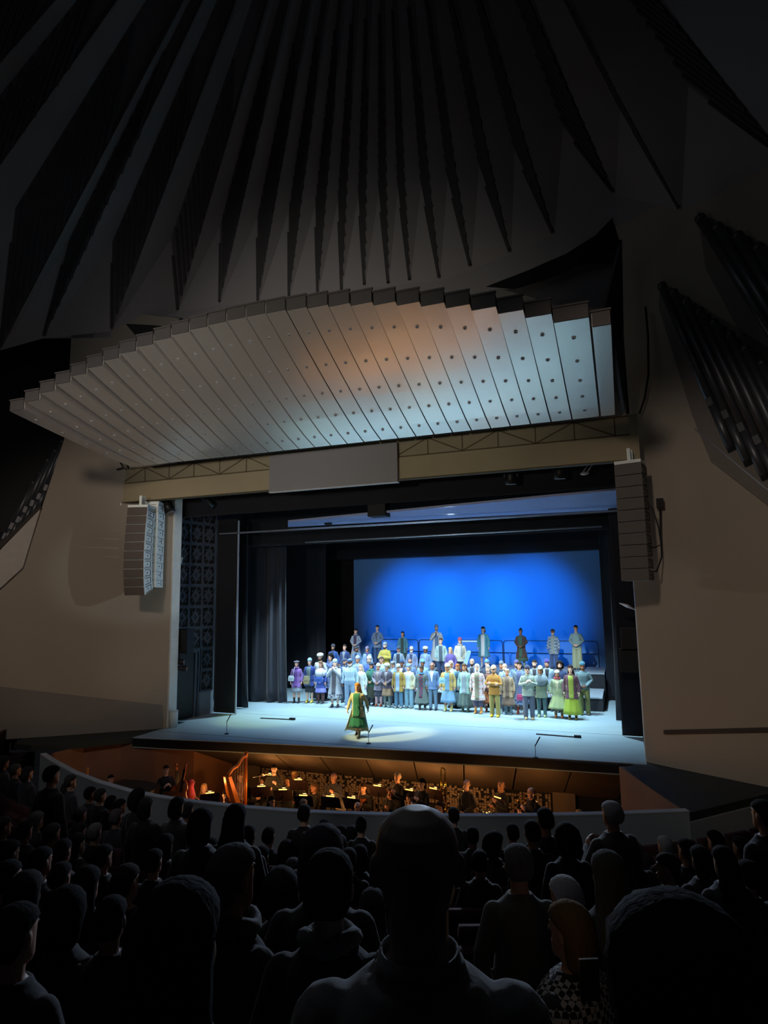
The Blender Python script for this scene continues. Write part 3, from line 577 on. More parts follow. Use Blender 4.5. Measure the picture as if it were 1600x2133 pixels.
for px, py, lb in ((1312, 1330, 'black box loudspeaker fixed inside the right proscenium, upper of two'), (1310, 1375, 'black box loudspeaker fixed inside the right proscenium, lower of two')):
    p = on(px, py, 1, 2.4); t = thing('side_speaker', lb, 'loudspeaker', p); m = MB(); m.box(-.26, .26, -.2, .2, -.33, .33); m.obj('cabinet', mat('box_black', (26, 27, 32), .5), t)
    m = MB(); m.box(-.22, .22, -.22, -.2, -.29, .29); m.obj('grille', M_dark, t)
p = on(1307, 1262, 1, 1.6); m = MB(); m.chain([p+V((-.2, 0, .08)), p, p+V((.22, .0, -.12))], [.015, .05, .01], 6); tag(m.obj('clamp_arm', mat('pale_metal', (190, 186, 190), .4, .4)), 'small pale clamp arm inside the right proscenium below the loudspeakers', 'clamp')
# ------------------------------------------------------------------ people
# body space: 1.75 m tall, feet at z 0, facing -y, the person's left is +x
TORSO = [(.80, .135, .105, .012), (.86, .166, .120, .012), (.93, .174, .122, .012), (1.02, .160, .112, .006), (1.10, .150, .104, .002), (1.20, .158, .110, 0), (1.30, .165, .116, .002), (1.36, .158, .106, .006), (1.405, .130, .088, .010), (1.445, .088, .070, .012), (1.475, .062, .060, .010)]
def mir(p): return (-p[0], p[1], p[2])
LEGS = [((.09, .01, .90), (.10, -.005, .50), (.105, .012, .085)), ((-.09, .01, .90), (-.10, -.005, .50), (-.105, .012, .085))]
LEGW = [((.09, .01, .90), (.085, -.06, .51), (.07, -.10, .085)), ((-.09, .01, .90), (-.08, -.01, .49), (-.075, .16, .12))]
LEGQ = [((.10, .0, .90-.42), (.15, -.42, .50), (.16, -.40, .085)), ((-.10, .0, .90-.42), (-.15, -.42, .50), (-.16, -.40, .085))]
def sym(e, w_, d, th): return [(e, w_, d, th), (mir(e), mir(w_), mir(d), mir(th))]
POSE = {
 'sides': (sym((.238, .03, 1.145), (.250, -.03, .895), (.0, -.12, -1), (0, -1, 0)), LEGS, 0),
 'clasp': (sym((.262, .02, 1.15), (.085, -.205, .985), (-.75, -.25, -.45), (0, -.6, .8)), LEGS, 0),
 'mouth': (sym((.245, -.13, 1.15), (.055, -.225, 1.385), (-.22, .05, 1), (0, 1, 0)), LEGS, 0),
 'clap': ([((.262, -.03, 1.13), (.10, -.30, 1.22), (-.35, -.35, .8), (0, .8, .5)), ((-.262, -.03, 1.13), (-.085, -.31, 1.21), (.4, -.3, .8), (0, .8, .5))], LEGS, 0),
 'folded': ([((.255, -.07, 1.13), (-.05, -.235, 1.165), (-1, .02, .05), (0, -.2, 1)), ((-.255, -.07, 1.13), (.05, -.195, 1.125), (1, .02, .1), (0, -.2, 1))], LEGS, 0),
 'walk': ([((.25, .10, 1.16), (.29, .14, .915), (.1, -.1, -1), (0, -1, 0)), ((-.245, -.02, 1.15), (-.27, -.14, .92), (0, -.3, -1), (0, -1, 0))], LEGW, 0),
 'play': ([((.25, -.12, 1.16), (.12, -.34, 1.30), (-.5, -.3, .7), (0, .6, .6)), ((-.26, -.06, 1.13), (-.14, -.32, 1.16), (.8, -.3, .2), (0, -.3, .9))], LEGS, 0),
 'sitplay': ([((.25, -.12, 1.16), (.12, -.34, 1.30), (-.5, -.3, .7), (0, .6, .6)), ((-.26, -.06, 1.13), (-.14, -.32, 1.16), (.8, -.3, .2), (0, -.3, .9))], LEGQ, -.42),
 'sit': (sym((.245, -.02, 1.13), (.13, -.26, 1.02), (-.3, -.7, -.3), (-.6, -.1, .5)), LEGQ, -.42),
}
def torso(mb, off, zmin, dz, zmax=2, n=20, foff=None):
    rs = []
    for z, rx, ry, yc in TORSO:
        if z < zmin-1e-6 or z > zmax: continue
        o = off if z < 1.43 else off*.75
        row = []
        for i in range(n):
            a = 2*pi*i/n; c, s_ = cos(a), sin(a); e = .82
            row.append(((rx+o)*math.copysign(abs(c)**e, c), yc+(ry+o)*math.copysign(abs(s_)**e, s_), z+dz))
        rs.append(row)
    return rs
def hand(mb, wr, d, th, side):
    wr, d, th = V(wr), V(d).normalized(), V(th); th = (th-d*th.dot(d)).normalized(); nr = d.cross(th)*(1 if side > 0 else -1)
    # nr: palm direction (towards the curl)
    def sect(t, w_, h, o=0): return [wr+d*t+th*cos(2*pi*i/12)*w_+nr*(sin(2*pi*i/12)*h+o) for i in range(12)]
    mb.rings([sect(-.03, .026, .024), sect(.0, .028, .022), sect(.03, .038, .019), (sect(.065, .043, .017)), sect(.088, .040, .015, .003)])
    for k, (o, ln, cu) in enumerate(((.031, .072, .45), (.0105, .082, .5), (-.0105, .076, .55), (-.031, .060, .65))):
        p0 = wr+d*.078+th*o; p1 = p0+(d*cos(cu*.5)+nr*sin(cu*.5))*ln*.45; p2 = p1+(d*cos(cu*1.5)+nr*sin(cu*1.5))*ln*.32; p3 = p2+(d*cos(cu*2.3)+nr*sin(cu*2.3))*ln*.25
        mb.chain([p0, p1, p2, p3], [.0098, .0092, .0086, .0078], 7)
    p0 = wr+d*.022+th*.024; p1 = p0+(d*.55+th*.7+nr*.3)*.042; p2 = p1+(d*.9+th*.25+nr*.35)*.036
    mb.chain([p0, p1, p2], [.014, .0115, .0095], 7)
HEAD = [(1.508, .022, -.072, -.035), (1.520, .040, -.088, -.012), (1.545, .055, -.094, .028), (1.575, .064, -.092, .062), (1.610, .070, -.090, .086), (1.645, .0745, -.090, .096), (1.680, .0755, -.089, .099), (1.710, .069, -.074, .091), (1.733, .050, -.047, .068), (1.748, .022, -.015, .03)]
def headloft(mb, rings, dz=0, n=22, rip=0, sq=.9):
    rs = []
    for k, (z, hw, yf, yb) in enumerate(rings):
        yc, ry = (yf+yb)/2, (yb-yf)/2; row = []
        for i in range(n):
            a = 2*pi*i/n; c, s_ = cos(a), sin(a); r = 1+rip*sin(i*2.7+k*1.9)
            row.append((hw*r*math.copysign(abs(c)**sq, c), yc+ry*r*math.copysign(abs(s_)**sq, s_), z+dz))
        rs.append(row)
    mb.rings(rs)
CACHE = {}
def cached(f):
    def g(*a):
        k = (f.__name__,)+a
        if k not in CACHE: CACHE[k] = f(*a)
        return CACHE[k]
    return g
def arms(mb, pose, off, end=1.0, body=False):
    A, L, dz = POSE[pose]
    for sgn, (e, w_, d, th) in zip((1, -1), A):
        sh = V((sgn*.160, .010, 1.372+dz)); e = V(e)+V((0, 0, dz)); w_ = V(w_)+V((0, 0, dz)); wend = e+(w_-e)*end
        mid = sh+(e-sh)*.5; fm = e+(wend-e)*.45
        r = [.054, .047, .039, .040, .028]
        if not body: r = [x+off for x in (.052, .047, .042, .040, .034)]
        mb.chain([sh, mid, e, fm, wend], r, 12)
        if body: hand(mb, w_, d, th, sgn)
@cached
def body_mesh(pose, vox=.0075):
    mb = MB(); A, L, dz = POSE[pose]
    mb.rings(torso(mb, 0, .8, dz)); arms(mb, pose, 0, 1, True)
    for h, k, a in L:
        h, k, a = V(h), V(k), V(a); c = k+(a-k)*.35
        mb.chain([h, h+(k-h)*.5, k, c, a], [.088, .076, .056, .055, .036], 12)
        mb.chain([a+V((0, .03, -.04)), a+V((0, -.06, -.045)), a+V((0, -.14, -.058))], [.034, .036, .024], 10)
    mb.chain([(0, .02, 1.43+dz), (0, .010, 1.50+dz), (0, .004, 1.56+dz)], [.060, .054, .055], 12)
    headloft(mb, HEAD, dz)
    mb.chain([(0, -.090, 1.655+dz), (0, -.104, 1.632+dz), (0, -.110, 1.616+dz)], [.009, .011, .014], 8)
    mb.chain([(-.022, -.090, 1.572+dz), (0, -.098, 1.573+dz), (.022, -.090, 1.572+dz)], [.006, .010, .006], 8)
    for s_ in (-1, 1):
        mb.chain([(s_*.048, -.078, 1.672+dz), (s_*.015, -.092, 1.670+dz)], .008, 6)
        mb.sph((s_*.079, .012, 1.632+dz), (.010, .020, .033)); mb.sph((s_*.031, -.076, 1.648+dz), .0135)
    me = remesh(mb, vox, 2, .5)
    for i in range(3): me.materials.append(None)
    for p in me.polygons:
        c = p.center; z = c.z-dz
        if c.y < -.070 and abs(abs(c.x)-.031) < .014 and abs(z-1.648) < .008: p.material_index = 1
        elif c.y < -.068 and .012 < abs(c.x) < .052 and 1.666 < z < 1.680: p.material_index = 2
        elif c.y < -.085 and abs(c.x) < .024 and abs(z-1.571) < .010: p.material_index = 3
    return me
@cached
def top_mesh(pose, hem, off, sleeve, flare, vox=.012):
    mb = MB(); A, L, dz = POSE[pose]; rs = []
    if dz < 0: hem = max(hem, .86)
    if hem < .84:
        K = 5
        for k in range(K, 0, -1):
            z = .86-(.86-hem)*k/K; w_ = flare*(.86-z); n = 20; row = []
            for i in range(n):
                a = 2*pi*i/n; r = 1+.035*sin(a*7)*k/K
                row.append(((.176+off+w_)*r*cos(a), .012+(.124+off+w_*.9)*r*sin(a), z+dz))
            rs.append(row)
    rs += torso(mb, off, max(hem, .86) if hem > .86 else .86, dz, 1.46)
    mb.rings(rs)
    if sleeve > 0: arms(mb, pose, off*.8, sleeve)
    ring = [(.066*cos(2*pi*i/14), .010+.066*sin(2*pi*i/14)-.012*(sin(2*pi*i/14) < 0), 1.462+dz+.012*sin(2*pi*i/14)) for i in range(15)]
    mb.chain(ring, .014+off*.3, 7, False)
    return remesh(mb, vox, 2, .5)
@cached
def leg_mesh(pose, zend, wide, vox=.012):
    mb = MB(); A, L, dz = POSE[pose]
    mb.rings(torso(mb, .012, .80, dz, 1.03))
    for h, k, a in L:
        h, k, a = V(h), V(k), V(a); e = k+(a-k)*max(.02, min(1, (k.z-zend)/max(.01, (k.z-a.z)))) if zend < k.z else h+(k-h)*((h.z-zend)/(h.z-k.z))
        if zend < k.z: mb.chain([h, h+(k-h)*.5, k, k+(e-k)*.5, e], [.098, .092, .074+wide*.5, .068+wide*.8, .060+wide], 12, True)
    return remesh(mb, vox, 2, .5)
@cached
def skirt_mesh(hem, flare, up, pleat):
    n = 56; K = 10; ro = []
    for k in range(K+1):
        z = up+(hem-up)*k/K; row = []
        if z > .86:
            j = next(i for i in range(len(TORSO)-1) if TORSO[i+1][0] >= z); a, b = TORSO[j], TORSO[j+1]; u = (z-a[0])/(b[0]-a[0])
            rx, ry, yc = [a[q]+(b[q]-a[q])*u+(.02 if q < 3 else 0) for q in (1, 2, 3)]
        else: rx, ry, yc = .186+flare*(.86-z), .134+flare*.85*(.86-z), .012
        d = max(0, min(1, (.72-z)/.25))
        for i in range(n):
            a = 2*pi*i/n; r = 1+d*.045*sin(a*pleat)+d*.02*sin(a*5+1)
            row.append((rx*r*cos(a), yc+ry*r*sin(a), z))
        ro.append(row)
    mb = MB(); inner = [[(p[0]*.93, p[1]*.93, p[2]) for p in r] for r in reversed(ro[1:])]
    mb.rings(ro+inner); me = mb.mesh('skirt', 1, True); return me
@cached
def shoe_mesh(h, heel=0):
    mb = MB()
    mb.chain([(0, .005, h), (0, .01, .10), (0, .012, .06)], [.052 if h > .16 else .045, .045, .044], 12)
    mb.chain([(0, .040, .042), (0, -.04, .045), (0, -.10, .040), (0, -.155, .034)], [.040, .044, .044, .031], 12)
    me = remesh(mb, .012, 2); 
    for v in me.vertices: v.co.z = max(v.co.z, .002)
    return me
HAIR = {
 'short': [(1.575, .058, .045, .094), (1.61, .080, .028, .106), (1.65, .0845, .004, .112), (1.685, .085, -.060, .114), (1.700, .084, -.098, .110), (1.728, .074, -.088, .097), (1.755, .050, -.055, .068), (1.768, .018, -.015, .03)],
 'bald': [(1.570, .055, .05, .092), (1.60, .0775, .040, .103), (1.64, .081, .030, .107), (1.665, .079, .036, .104)],
 'bob': [(1.50, .072, .025, .095), (1.53, .092, .010, .112), (1.60, .097, .0, .122), (1.655, .094, -.02, .120), (1.690, .090, -.085, .117), (1.705, .087, -.100, .113), (1.735, .076, -.088, .098), (1.76, .05, -.055, .068), (1.775, .018, -.015, .03)],
 'long': [(1.27, .10, .135, .175), (1.36, .125, .11, .178), (1.44, .118, .07, .168), (1.50, .108, .035, .145), (1.56, .099, .010, .130), (1.62, .095, -.005, .122), (1.66, .092, -.03, .119), (1.690, .089, -.088, .116), (1.706, .086, -.100, .112), (1.735, .075, -.086, .097), (1.76, .05, -.055, .068), (1.774, .018, -.015, .03)],
 'scarf': [(1.44, .09, -.03, .10), (1.49, .080, -.06, .095), (1.53, .083, -.045, .105), (1.60, .092, -.035, .122), (1.66, .092, -.05, .122), (1.695, .090, -.098, .117), (1.73, .078, -.092, .100), (1.757, .05, -.055, .068), (1.77, .018, -.015, .03)],
 'curly': [(1.50, .09, .03, .12), (1.55, .122, .01, .145), (1.62, .132, -.01, .155), (1.68, .128, -.075, .152), (1.73, .112, -.10, .135), (1.77, .08, -.08, .10), (1.80, .03, -.03, .04)],
}
HAIR['bun'] = HAIR['short']
HATS = {
 'beanie': [(1.655, .086, -.098, .111), (1.668, .091, -.104, .115), (1.695, .090, -.103, .114), (1.735, .082, -.092, .101), (1.768, .060, -.062, .075), (1.788, .028, -.03, .04)],
 'flatcap': [(1.680, .086, -.100, .112), (1.700, .098, -.128, .118), (1.728, .096, -.118, .112), (1.750, .062, -.072, .08), (1.758, .03, -.03, .04)],
 'beret': [(1.685, .085, -.098, .110), (1.702, .115, -.115, .130), (1.730, .120, -.120, .136), (1.752, .072, -.08, .09), (1.757, .03, -.03, .04)],
 'fur': [(1.650, .092, -.106, .116), (1.675, .122, -.134, .146), (1.715, .124, -.138, .150), (1.760, .104, -.112, .125), (1.790, .055, -.06, .07)],
 'bonnet': [(1.52, .075, -.03, .10), (1.58, .092, -.02, .118), (1.65, .093, -.06, .120), (1.69, .092, -.105, .117), (1.735, .082, -.094, .102), (1.768, .058, -.06, .073), (1.785, .026, -.03, .04)],
}
@cached
def hair_mesh(kind):
    mb = MB(); headloft(mb, HAIR[kind], 0, 30, .035 if kind in ('long', 'bob', 'curly') else .018)
    if kind == 'bun': mb.sph((0, .085, 1.765), (.042, .042, .036))
    return mb.mesh('hair', 1, True)
@cached
def hat_mesh(kind):
    mb = MB()
    if kind in ('cap', 'flatcap'):
        headloft(mb, HATS['beanie' if kind == 'cap' else 'flatcap'], 0, 26, 0)
        z = 1.678 if kind == 'cap' else 1.690
        a = [(.074*cos(t), -.085-.088*abs(sin(t)), z-.012*abs(sin(t))) for t in [pi*i/10 for i in range(11)]]
        mb.prism(a, (0, .0, .012))
    else: headloft(mb, HATS[kind], 0, 28, .03 if kind == 'fur' else .01)
    return mb.mesh('hat', 1, True)
@cached
def scarf_mesh(tail):
    mb = MB(); pts = [(.088*cos(2*pi*i/18), -.006+.092*sin(2*pi*i/18), 1.478+.012*sin(3*2*pi*i/18)-.012*sin(2*pi*i/18)*-1) for i in range(19)]
    mb.chain(pts, .030, 8, False)
    if tail: mb.chain([(.05, -.105, 1.47), (.055, -.145, 1.36), (.058, -.150, 1.20), (.06, -.142, 1.02)], [.03, .038, .04, .036], 8, True, ((0, -1, 0), .35))
    return mb.mesh('scarf', 1, True)
@cached
def panel_mesh(off, z0, z1, w0, w1, fl=.2):               # front of an inner garment shown between open coat fronts
    n = 9; K = 12; fr = []; bk = []
    for k in range(K+1):
        z = z0+(z1-z0)*k/K; u = k/K; wd = w0+(w1-w0)*u
        if z < .86: rx, ry, yc = .176+fl*(.86-z), .124+fl*.9*(.86-z), .012
        else:
            j = next(i for i in range(len(TORSO)-1) if TORSO[i+1][0] >= z); a, b = TORSO[j], TORSO[j+1]; q = (z-a[0])/(b[0]-a[0]); rx, ry, yc = [a[i]+(b[i]-a[i])*q for i in (1, 2, 3)]
        for L_, o in ((fr, off), (bk, off-.03)):
            row = []
            for i in range(n):
                x = -wd+2*wd*i/(n-1); y = yc-(ry+o)*max(.05, 1-(abs(x)/(rx+o))**2.3)**.44
                row.append((x, y, z))
            L_.append(row)
    mb = MB(); mb.rings([f+list(reversed(b)) for f, b in zip(fr, bk)]); return mb.mesh('panel', 1, True)
@cached
def beard_mesh():
    mb = MB(); headloft(mb, [(1.492, .030, -.086, -.03), (1.505, .046, -.098, -.01), (1.530, .062, -.104, .02), (1.558, .0705, -.1015, .03), (1.575, .073, -.080, .03), (1.60, .0755, -.03, .03)], 0, 22, .02); return mb.mesh('beard', 1, True)
SKIN = ['e0b096', 'd3a085', 'c08868', '8a5a42', 'e6bca4', 'd9a890']
def person(label, pose, loc, rz, h, spec, group=None, skin=None, wide=1.0, hq=False, cat='person'):
    """spec: garments as 'kind:variant:colour' tokens; one continuous body, clothes and hair are its parts"""
    s = h/1.75; t = thing('person', label, cat, loc, rz, group); t.scale = (s*wide, s*(wide*.5+.5), s)
    A, L, dz = POSE[pose]; T = {}
    for tok in spec.split():
        k = tok.split(':'); T[k[0]] = k[1:]
    sk = mat('skin', skin or SKIN[hash(label) % 1 if False else sum(map(ord, label)) % len(SKIN)], .55, 0, .06, 8)
    hc = T['hair'][1] if 'hair' in T else '3a322c'
    put('body', body_mesh(pose, .005 if hq else .0075), [sk, mat('eye', '2a2420', .3), mat('brow', hc, .8), mat('lips', 'a8655c', .5)], t)
    def cl(x):
        if x.startswith('@'): k = x[1:].split('|'); return pattern_cloth(k[0], k[1], *(k[2:3]))
        return cloth(x)
    if 'hair' in T: put('hair', hair_mesh(T['hair'][0]), mat('hair', hc, .9, 0, .3, 60, .3, stretch=(1, 1, .15), spec=.12), t, (0, 0, dz))
    if 'hat' in T: put('hat', hat_mesh(T['hat'][0]), cl(T['hat'][1]), t, (0, 0, dz))
    if 'beard' in T: put('beard', beard_mesh(), mat('hair', T['beard'][0], .8), t, (0, 0, dz))
    off = .016
    if 'legs' in T:
        ze, wd = {'slim': (.07, 0), 'pants': (.06, .014), 'wide': (.05, .05), 'crop': (.30, .03), 'flare': (.06, .03)}[T['legs'][0]]
        put('trousers', leg_mesh(pose, ze, wd), cl(T['legs'][1]), t)
    if 'tights' in T: put('tights', leg_mesh(pose, .10, -.012), cl(T['tights'][0]), t)
    if 'skirt' in T:
        hm, fl = {'mini': (.56, .12), 'knee': (.46, .16), 'midi': (.33, .2), 'maxi': (.2, .22), 'pencil': (.42, .02), 'full': (.34, .34)}[T['skirt'][0]]
        put('skirt', skirt_mesh(hm, fl, 1.06, 11), cl(T['skirt'][1]), t)
    if 'dress' in T:
        hm, fl = {'knee': (.46, .2), 'midi': (.33, .18), 'maxi': (.17, .2)}[T['dress'][0]]
        put('dress', skirt_mesh(hm, fl, 1.36, 9), cl(T['dress'][1]), t)
    if 'top' in T:
        hem, off, fl, slv = {'shirt': (.90, .012, 0, .97), 'tee': (.92, .012, 0, .45), 'sweater': (.86, .016, .05, .97), 'jacket': (.76, .018, .16, .97), 'cardigan': (.66, .017, .2, .95), 'coat': (.48, .020, .2, .97), 'longcoat': (.28, .022, .22, .97), 'puffy': (.74, .040, .12, .97), 'vest': (.80, .018, .05, 0)}[T['top'][0]]
        put('top' if T['top'][0] in ('shirt', 'sweater', 'tee', 'vest') else T['top'][0].replace('longcoat', 'coat').replace('puffy', 'jacket'), top_mesh(pose, hem, off, slv, fl, .007 if hq else .012), cl(T['top'][1]), t)
    if 'in' in T:
        z0, w0, w1 = {'v': (1.04, .01, .075), 'open': (.80, .075, .085), 'low': (.62, .07, .08), 'wide': (.80, .115, .10)}[T['in'][0]]
        if T['in'][0] in ('open', 'wide', 'low'): z0 = max(hem+.015, .5) if dz == 0 else .9
        put('shirt_front', panel_mesh(off+.008, z0, 1.43, w0, w1, fl), cl(T['in'][1]), t, (0, 0, dz))
    if 'scarf' in T: put('scarf', scarf_mesh(1 if T['scarf'][0] == 'tail' else 0), cl(T['scarf'][1]), t, (0, 0, dz))
    if 'shawl' in T:
        mb = MB(); rs = []
        for z, rx, ry in ((1.47, .075, .078), (1.44, .125, .11), (1.39, .225, .145), (1.28, .25, .165), (1.14, .255, .175)): rs.append([(rx*(1+.03*sin(i*2.1))*cos(2*pi*i/28), .008+ry*(1+.03*sin(i*2.1))*sin(2*pi*i/28), z+dz+(.05*cos(4*pi*i/28) if z < 1.2 else 0)) for i in range(28)])
        mb.rings(rs); mb.obj('shawl', pattern_cloth(*T['shawl'][0][1:].split('|'), 40) if T['shawl'][0][0] == '@' else cl(T['shawl'][0]), t, True)
    if 'shoes' in T:
        hh = {'low': .10, 'boot': .22, 'tall': .40}[T['shoes'][0]]
        for hp, kn, an in L: put('shoe' if hh < .15 else 'boot', shoe_mesh(hh), mat('leather', T['shoes'][1], .5), t, (an[0], an[1]-.01, an[2]-.085))
    return t
# ------------------------------------------------------------------ the chorus and the soloist
def hatadd(spec): return .036 if 'hat:' in spec else .018
def front(px, pyf, pyh, label, pose, spec, rz=0, grp='singers in the front row of the chorus', **k):
    P = on(px, pyf, 2, 0); z = on(px, pyh, 1, P.y).z; h = max(1.5, min(1.95, z/(1+hatadd(spec)/1.75)))
    return person(label, pose, (P.x, P.y, 0), radians(rz), h, spec, grp, **k), P, h
def back(px, pyh, y, fz, label, pose, spec, rz=0, grp='singers standing further back in the chorus', **k):
    q = on(px, pyh, 1, y); h = max(1.45, min(1.98, (q.z-fz)/(1+hatadd(spec)/1.75)))
    return person(label, pose, (q.x, q.y, fz), radians(rz), h, spec, grp, **k)
def bag(P, px, pz, col, label, sz=(.12, .10), strap=True, fy=-.27, pat=None):
    t = thing('handbag', label, 'bag', (P.x+px, P.y+fy, pz), 0); a, b = sz; m = MB()
    m.rings([[(-a*.8, -.03, b), (a*.8, -.03, b), (a*.8, .03, b), (-a*.8, .03, b)], [(-a, -.04, 0), (a, -.04, 0), (a, .04, 0), (-a, .04, 0)], [(-a*.9, -.045, -b), (a*.9, -.045, -b), (a*.9, .045, -b), (-a*.9, .045, -b)]])
    m.obj('pouch', cloth(col), t); m = MB(); m.prism([(-a*.82, -.045, b), (a*.82, -.045, b), (a*.6, -.055, .0), (-a*.6, -.055, .0)], (0, .012, 0)); m.obj('flap', cloth(col), t)
    if strap: m = MB(); m.chain([(a*.7, 0, b), (a*.7+.04, .03, b+.25), (.12, .08, 1.44-pz)], .009, 5); m.obj('strap', cloth(col), t, True)
# (px, feet row, hat row, label, pose, garments)
t, P, h = front(617.5, 1464, 1375, 'person in purple cardigan, grey skirt and bare legs at the chorus left end', 'sides', 'hair:bob:4a4048 hat:beret:6a607a top:cardigan:8a5ab0 in:open:6a3a98 skirt:knee:8a95a8 shoes:boot:2c2a2c scarf:loop:7a4a9a', 8)
bag(P, -.10, 1.0, 'b8cdd8', 'silvery shoulder bag worn by the singer in the purple cardigan')
t, P, h = front(645, 1463.5, 1370, 'person in pale blue knit hat and open navy cardigan, second from left in front', 'sides', 'hair:short:5a5048 hat:beanie:8cb8e0 top:cardigan:1d3a94 in:open:5a7a80 skirt:pencil:2c3038 shoes:low:d8c04a', 5)
bag(P, .0, .93, 'a89a70', 'tan shoulder bag worn by the singer in the open navy cardigan', (.13, .16))
t, P, h = front(668, 1465, 1377, 'person in a fluffy white shawl over blue sleeves with a purple striped skirt', 'sides', 'hair:long:7a5a44 top:cardigan:2a4cb0 skirt:knee:@5a50c0|a8b0f0|vstripe shawl:e6f2f6 tights:5a3a36 shoes:boot:34343a', 0)
bag(P, .07, .98, '2f62c8', 'bright blue handbag hanging below the fluffy white shawl', (.17, .10))
front(698, 1473, 1372, 'person in a pale knit hat holding both hands to the mouth, long sequinned dress', 'mouth', 'hair:short:4a4a50 hat:beanie:a8c4e4 top:coat:aeb8c4 in:low:5a5a64 dress:midi:@4a4a52|a8acb4|spots|40 shoes:low:3a3a40', 6, wide=1.06)
front(729.5, 1474, 1371, 'person in a pale blue shirt with dark braces and light blue trousers, dark cap', 'sides', 'hair:short:b8b4b0 hat:flatcap:34507e top:shirt:b2d8ea legs:pants:86acd0 shoes:low:e2e8ea beard:c8c4be', 10, wide=1.14)
front(752, 1471, 1384, 'blonde person in a long white cardigan half hidden behind the soloist', 'sides', 'hair:long:d2b68c top:coat:dce6e2 in:open:e6e2d8 legs:slim:9ab0b8 shoes:low:b0a890', 5)
front(774, 1469, 1379, 'person in a dark beret, green scarf and long olive dress, hands clasped', 'clasp', 'hair:bob:2c2826 hat:beret:2c3a52 top:jacket:2f5a44 dress:midi:43463a scarf:tail:2a8a84 shawl:3a7a5a tights:3c3a3a shoes:boot:26262a', 0)
front(789, 1471, 1381, 'person in a white knit hat, mauve cardigan and red striped stockings', 'clasp', 'hair:short:8a7a70 hat:beanie:e6ead8 top:cardigan:8a8094 in:v:a89890 skirt:pencil:44465a tights:@b03a4c|e8dcd8|stripe|16 shoes:boot:a8562c', 0)
front(807, 1473, 1381, 'person in a white fur hat and dark striped shawl over a tan pleated skirt', 'clasp', 'hair:short:7a6a5a hat:fur:e2e6da top:jacket:544a5e in:v:9a9098 skirt:knee:a8825c tights:7f9088 shoes:tall:7f9088', -3)
front(831, 1475, 1382, 'person in an open mustard cardigan over a pale blue shirt and blue jeans', 'sides', 'hair:short:c8bca8 hat:cap:b6bcb0 top:cardigan:b08a2c in:open:9ab8dc legs:pants:5a92b4 shoes:low:8a8478', 0)
front(852.5, 1475, 1382, 'person in a blue knit hat, cream quilted jacket and washed blue jeans', 'sides', 'hair:bob:b0a48c hat:beanie:6f9ad0 top:jacket:d8d2a8 in:open:c8dce0 legs:flare:7fb2c8 shoes:low:6a6a5c', 0)
front(880, 1478, 1387, 'person in a bright blue hood and plaid waistcoat with wide khaki trousers', 'sides', 'hair:short:3a2c28 top:longcoat:5a6a64 in:low:@6a3038|2c3850|plaid|22 scarf:loop:3a8ad8 legs:crop:aaa478 tights:3a3c3c shoes:boot:5c5e58', 0, wide=1.05)
front(903, 1479, 1379, 'grey-haired person in a blue suit jacket with a white open shirt', 'sides', 'hair:bald:c8c4c0 top:jacket:5f86bc in:v:f0f2f4 legs:slim:6a90ac shoes:low:24262c', 0)
t, P, h = front(934.5, 1481, 1381, 'blonde person in a pale blue dress and short yellow cardigan, tall cream boots', 'sides', 'hair:bob:e2cfa2 hat:cap:ece6d2 top:jacket:d2b05a in:open:7fb4dc dress:midi:7fb4dc shoes:tall:e2d48a', 0, wide=1.12)
bag(P, -.14, 1.13, '9adcea', 'pale turquoise shoulder bag on the singer in the pale blue dress')
front(955.6, 1475, 1382.6, 'red-haired person in a teal blue jacket between the blue dress and the long brown hair', 'sides', 'hair:long:a8643c top:cardigan:4a9ac0 in:open:2c4858 skirt:maxi:54707a shoes:boot:24262a', 0)
front(970, 1482, 1382, 'person with long brown hair and a pale turquoise cardigan over a grey top', 'sides', 'hair:long:5f4634 top:cardigan:a8d8ca in:open:a2b2bc skirt:maxi:5a706a shoes:boot:6a8068', -4)
front(997, 1486, 1382.6, 'person in a pale headscarf with a long plaid shawl, purple trousers and tan boots', 'sides', 'hair:scarf:d8dce2 top:coat:@b8c2c8|c89a94|plaid|18 in:open:8e8870 legs:crop:5e5678 shoes:boot:c88440', 0)
front(1019.5, 1483, 1385, 'grey-haired person in a maroon coat over an orange patterned skirt', 'clasp', 'hair:bob:b2aaa6 top:jacket:6a4448 in:v:8a5a4a skirt:midi:@a86a34|7a4030|spots|26 shoes:boot:7a3a2c', 0)
front(1032, 1493, 1385, 'person in an orange-yellow jacket with folded arms, tan cap and olive trousers', 'folded', 'hair:short:6a5038 hat:cap:d2a88a top:jacket:c8882c legs:pants:a89a4a shoes:low:dcae2a beard:8a6a48', -6, wide=1.08)
front(1060, 1488, 1393, 'person in a tan open jacket over a long brown dress and blue-grey trousers', 'sides', 'hair:short:b8a890 top:cardigan:b0926a in:open:7c6454 dress:midi:7c6250 legs:slim:6a90a0 shoes:low:48606a', 0)
t, P, h = front(1086, 1487, 1378, 'dark-haired person in a blue-grey coat and floral dress with brown boots', 'sides', 'hair:bob:2a2622 top:coat:6f86a4 in:low:5a6490 dress:midi:@48547c|8a9ac0|spots|20 shoes:boot:8a3c2c', 0)
bag(P, .04, .62, 'c83a76', 'bright pink bag hanging in front of the floral dress', (.14, .10), False)
front(1103, 1498, 1385, 'clapping person in a dark beanie, pale green blazer and grey-blue trousers', 'clap', 'hair:short:8a8078 hat:beanie:34364e top:jacket:a8b8a8 legs:pants:66708a shoes:low:c2a878', 12, wide=1.05)
front(1130, 1493, 1386, 'person in a cream cap and long grey-green cape with pale green boots', 'sides', 'hair:bob:5a4a42 hat:cap:e0e2d4 top:cardigan:7e947c shawl:8498a4 legs:slim:4a7a80 shoes:tall:a2bc80', 0)
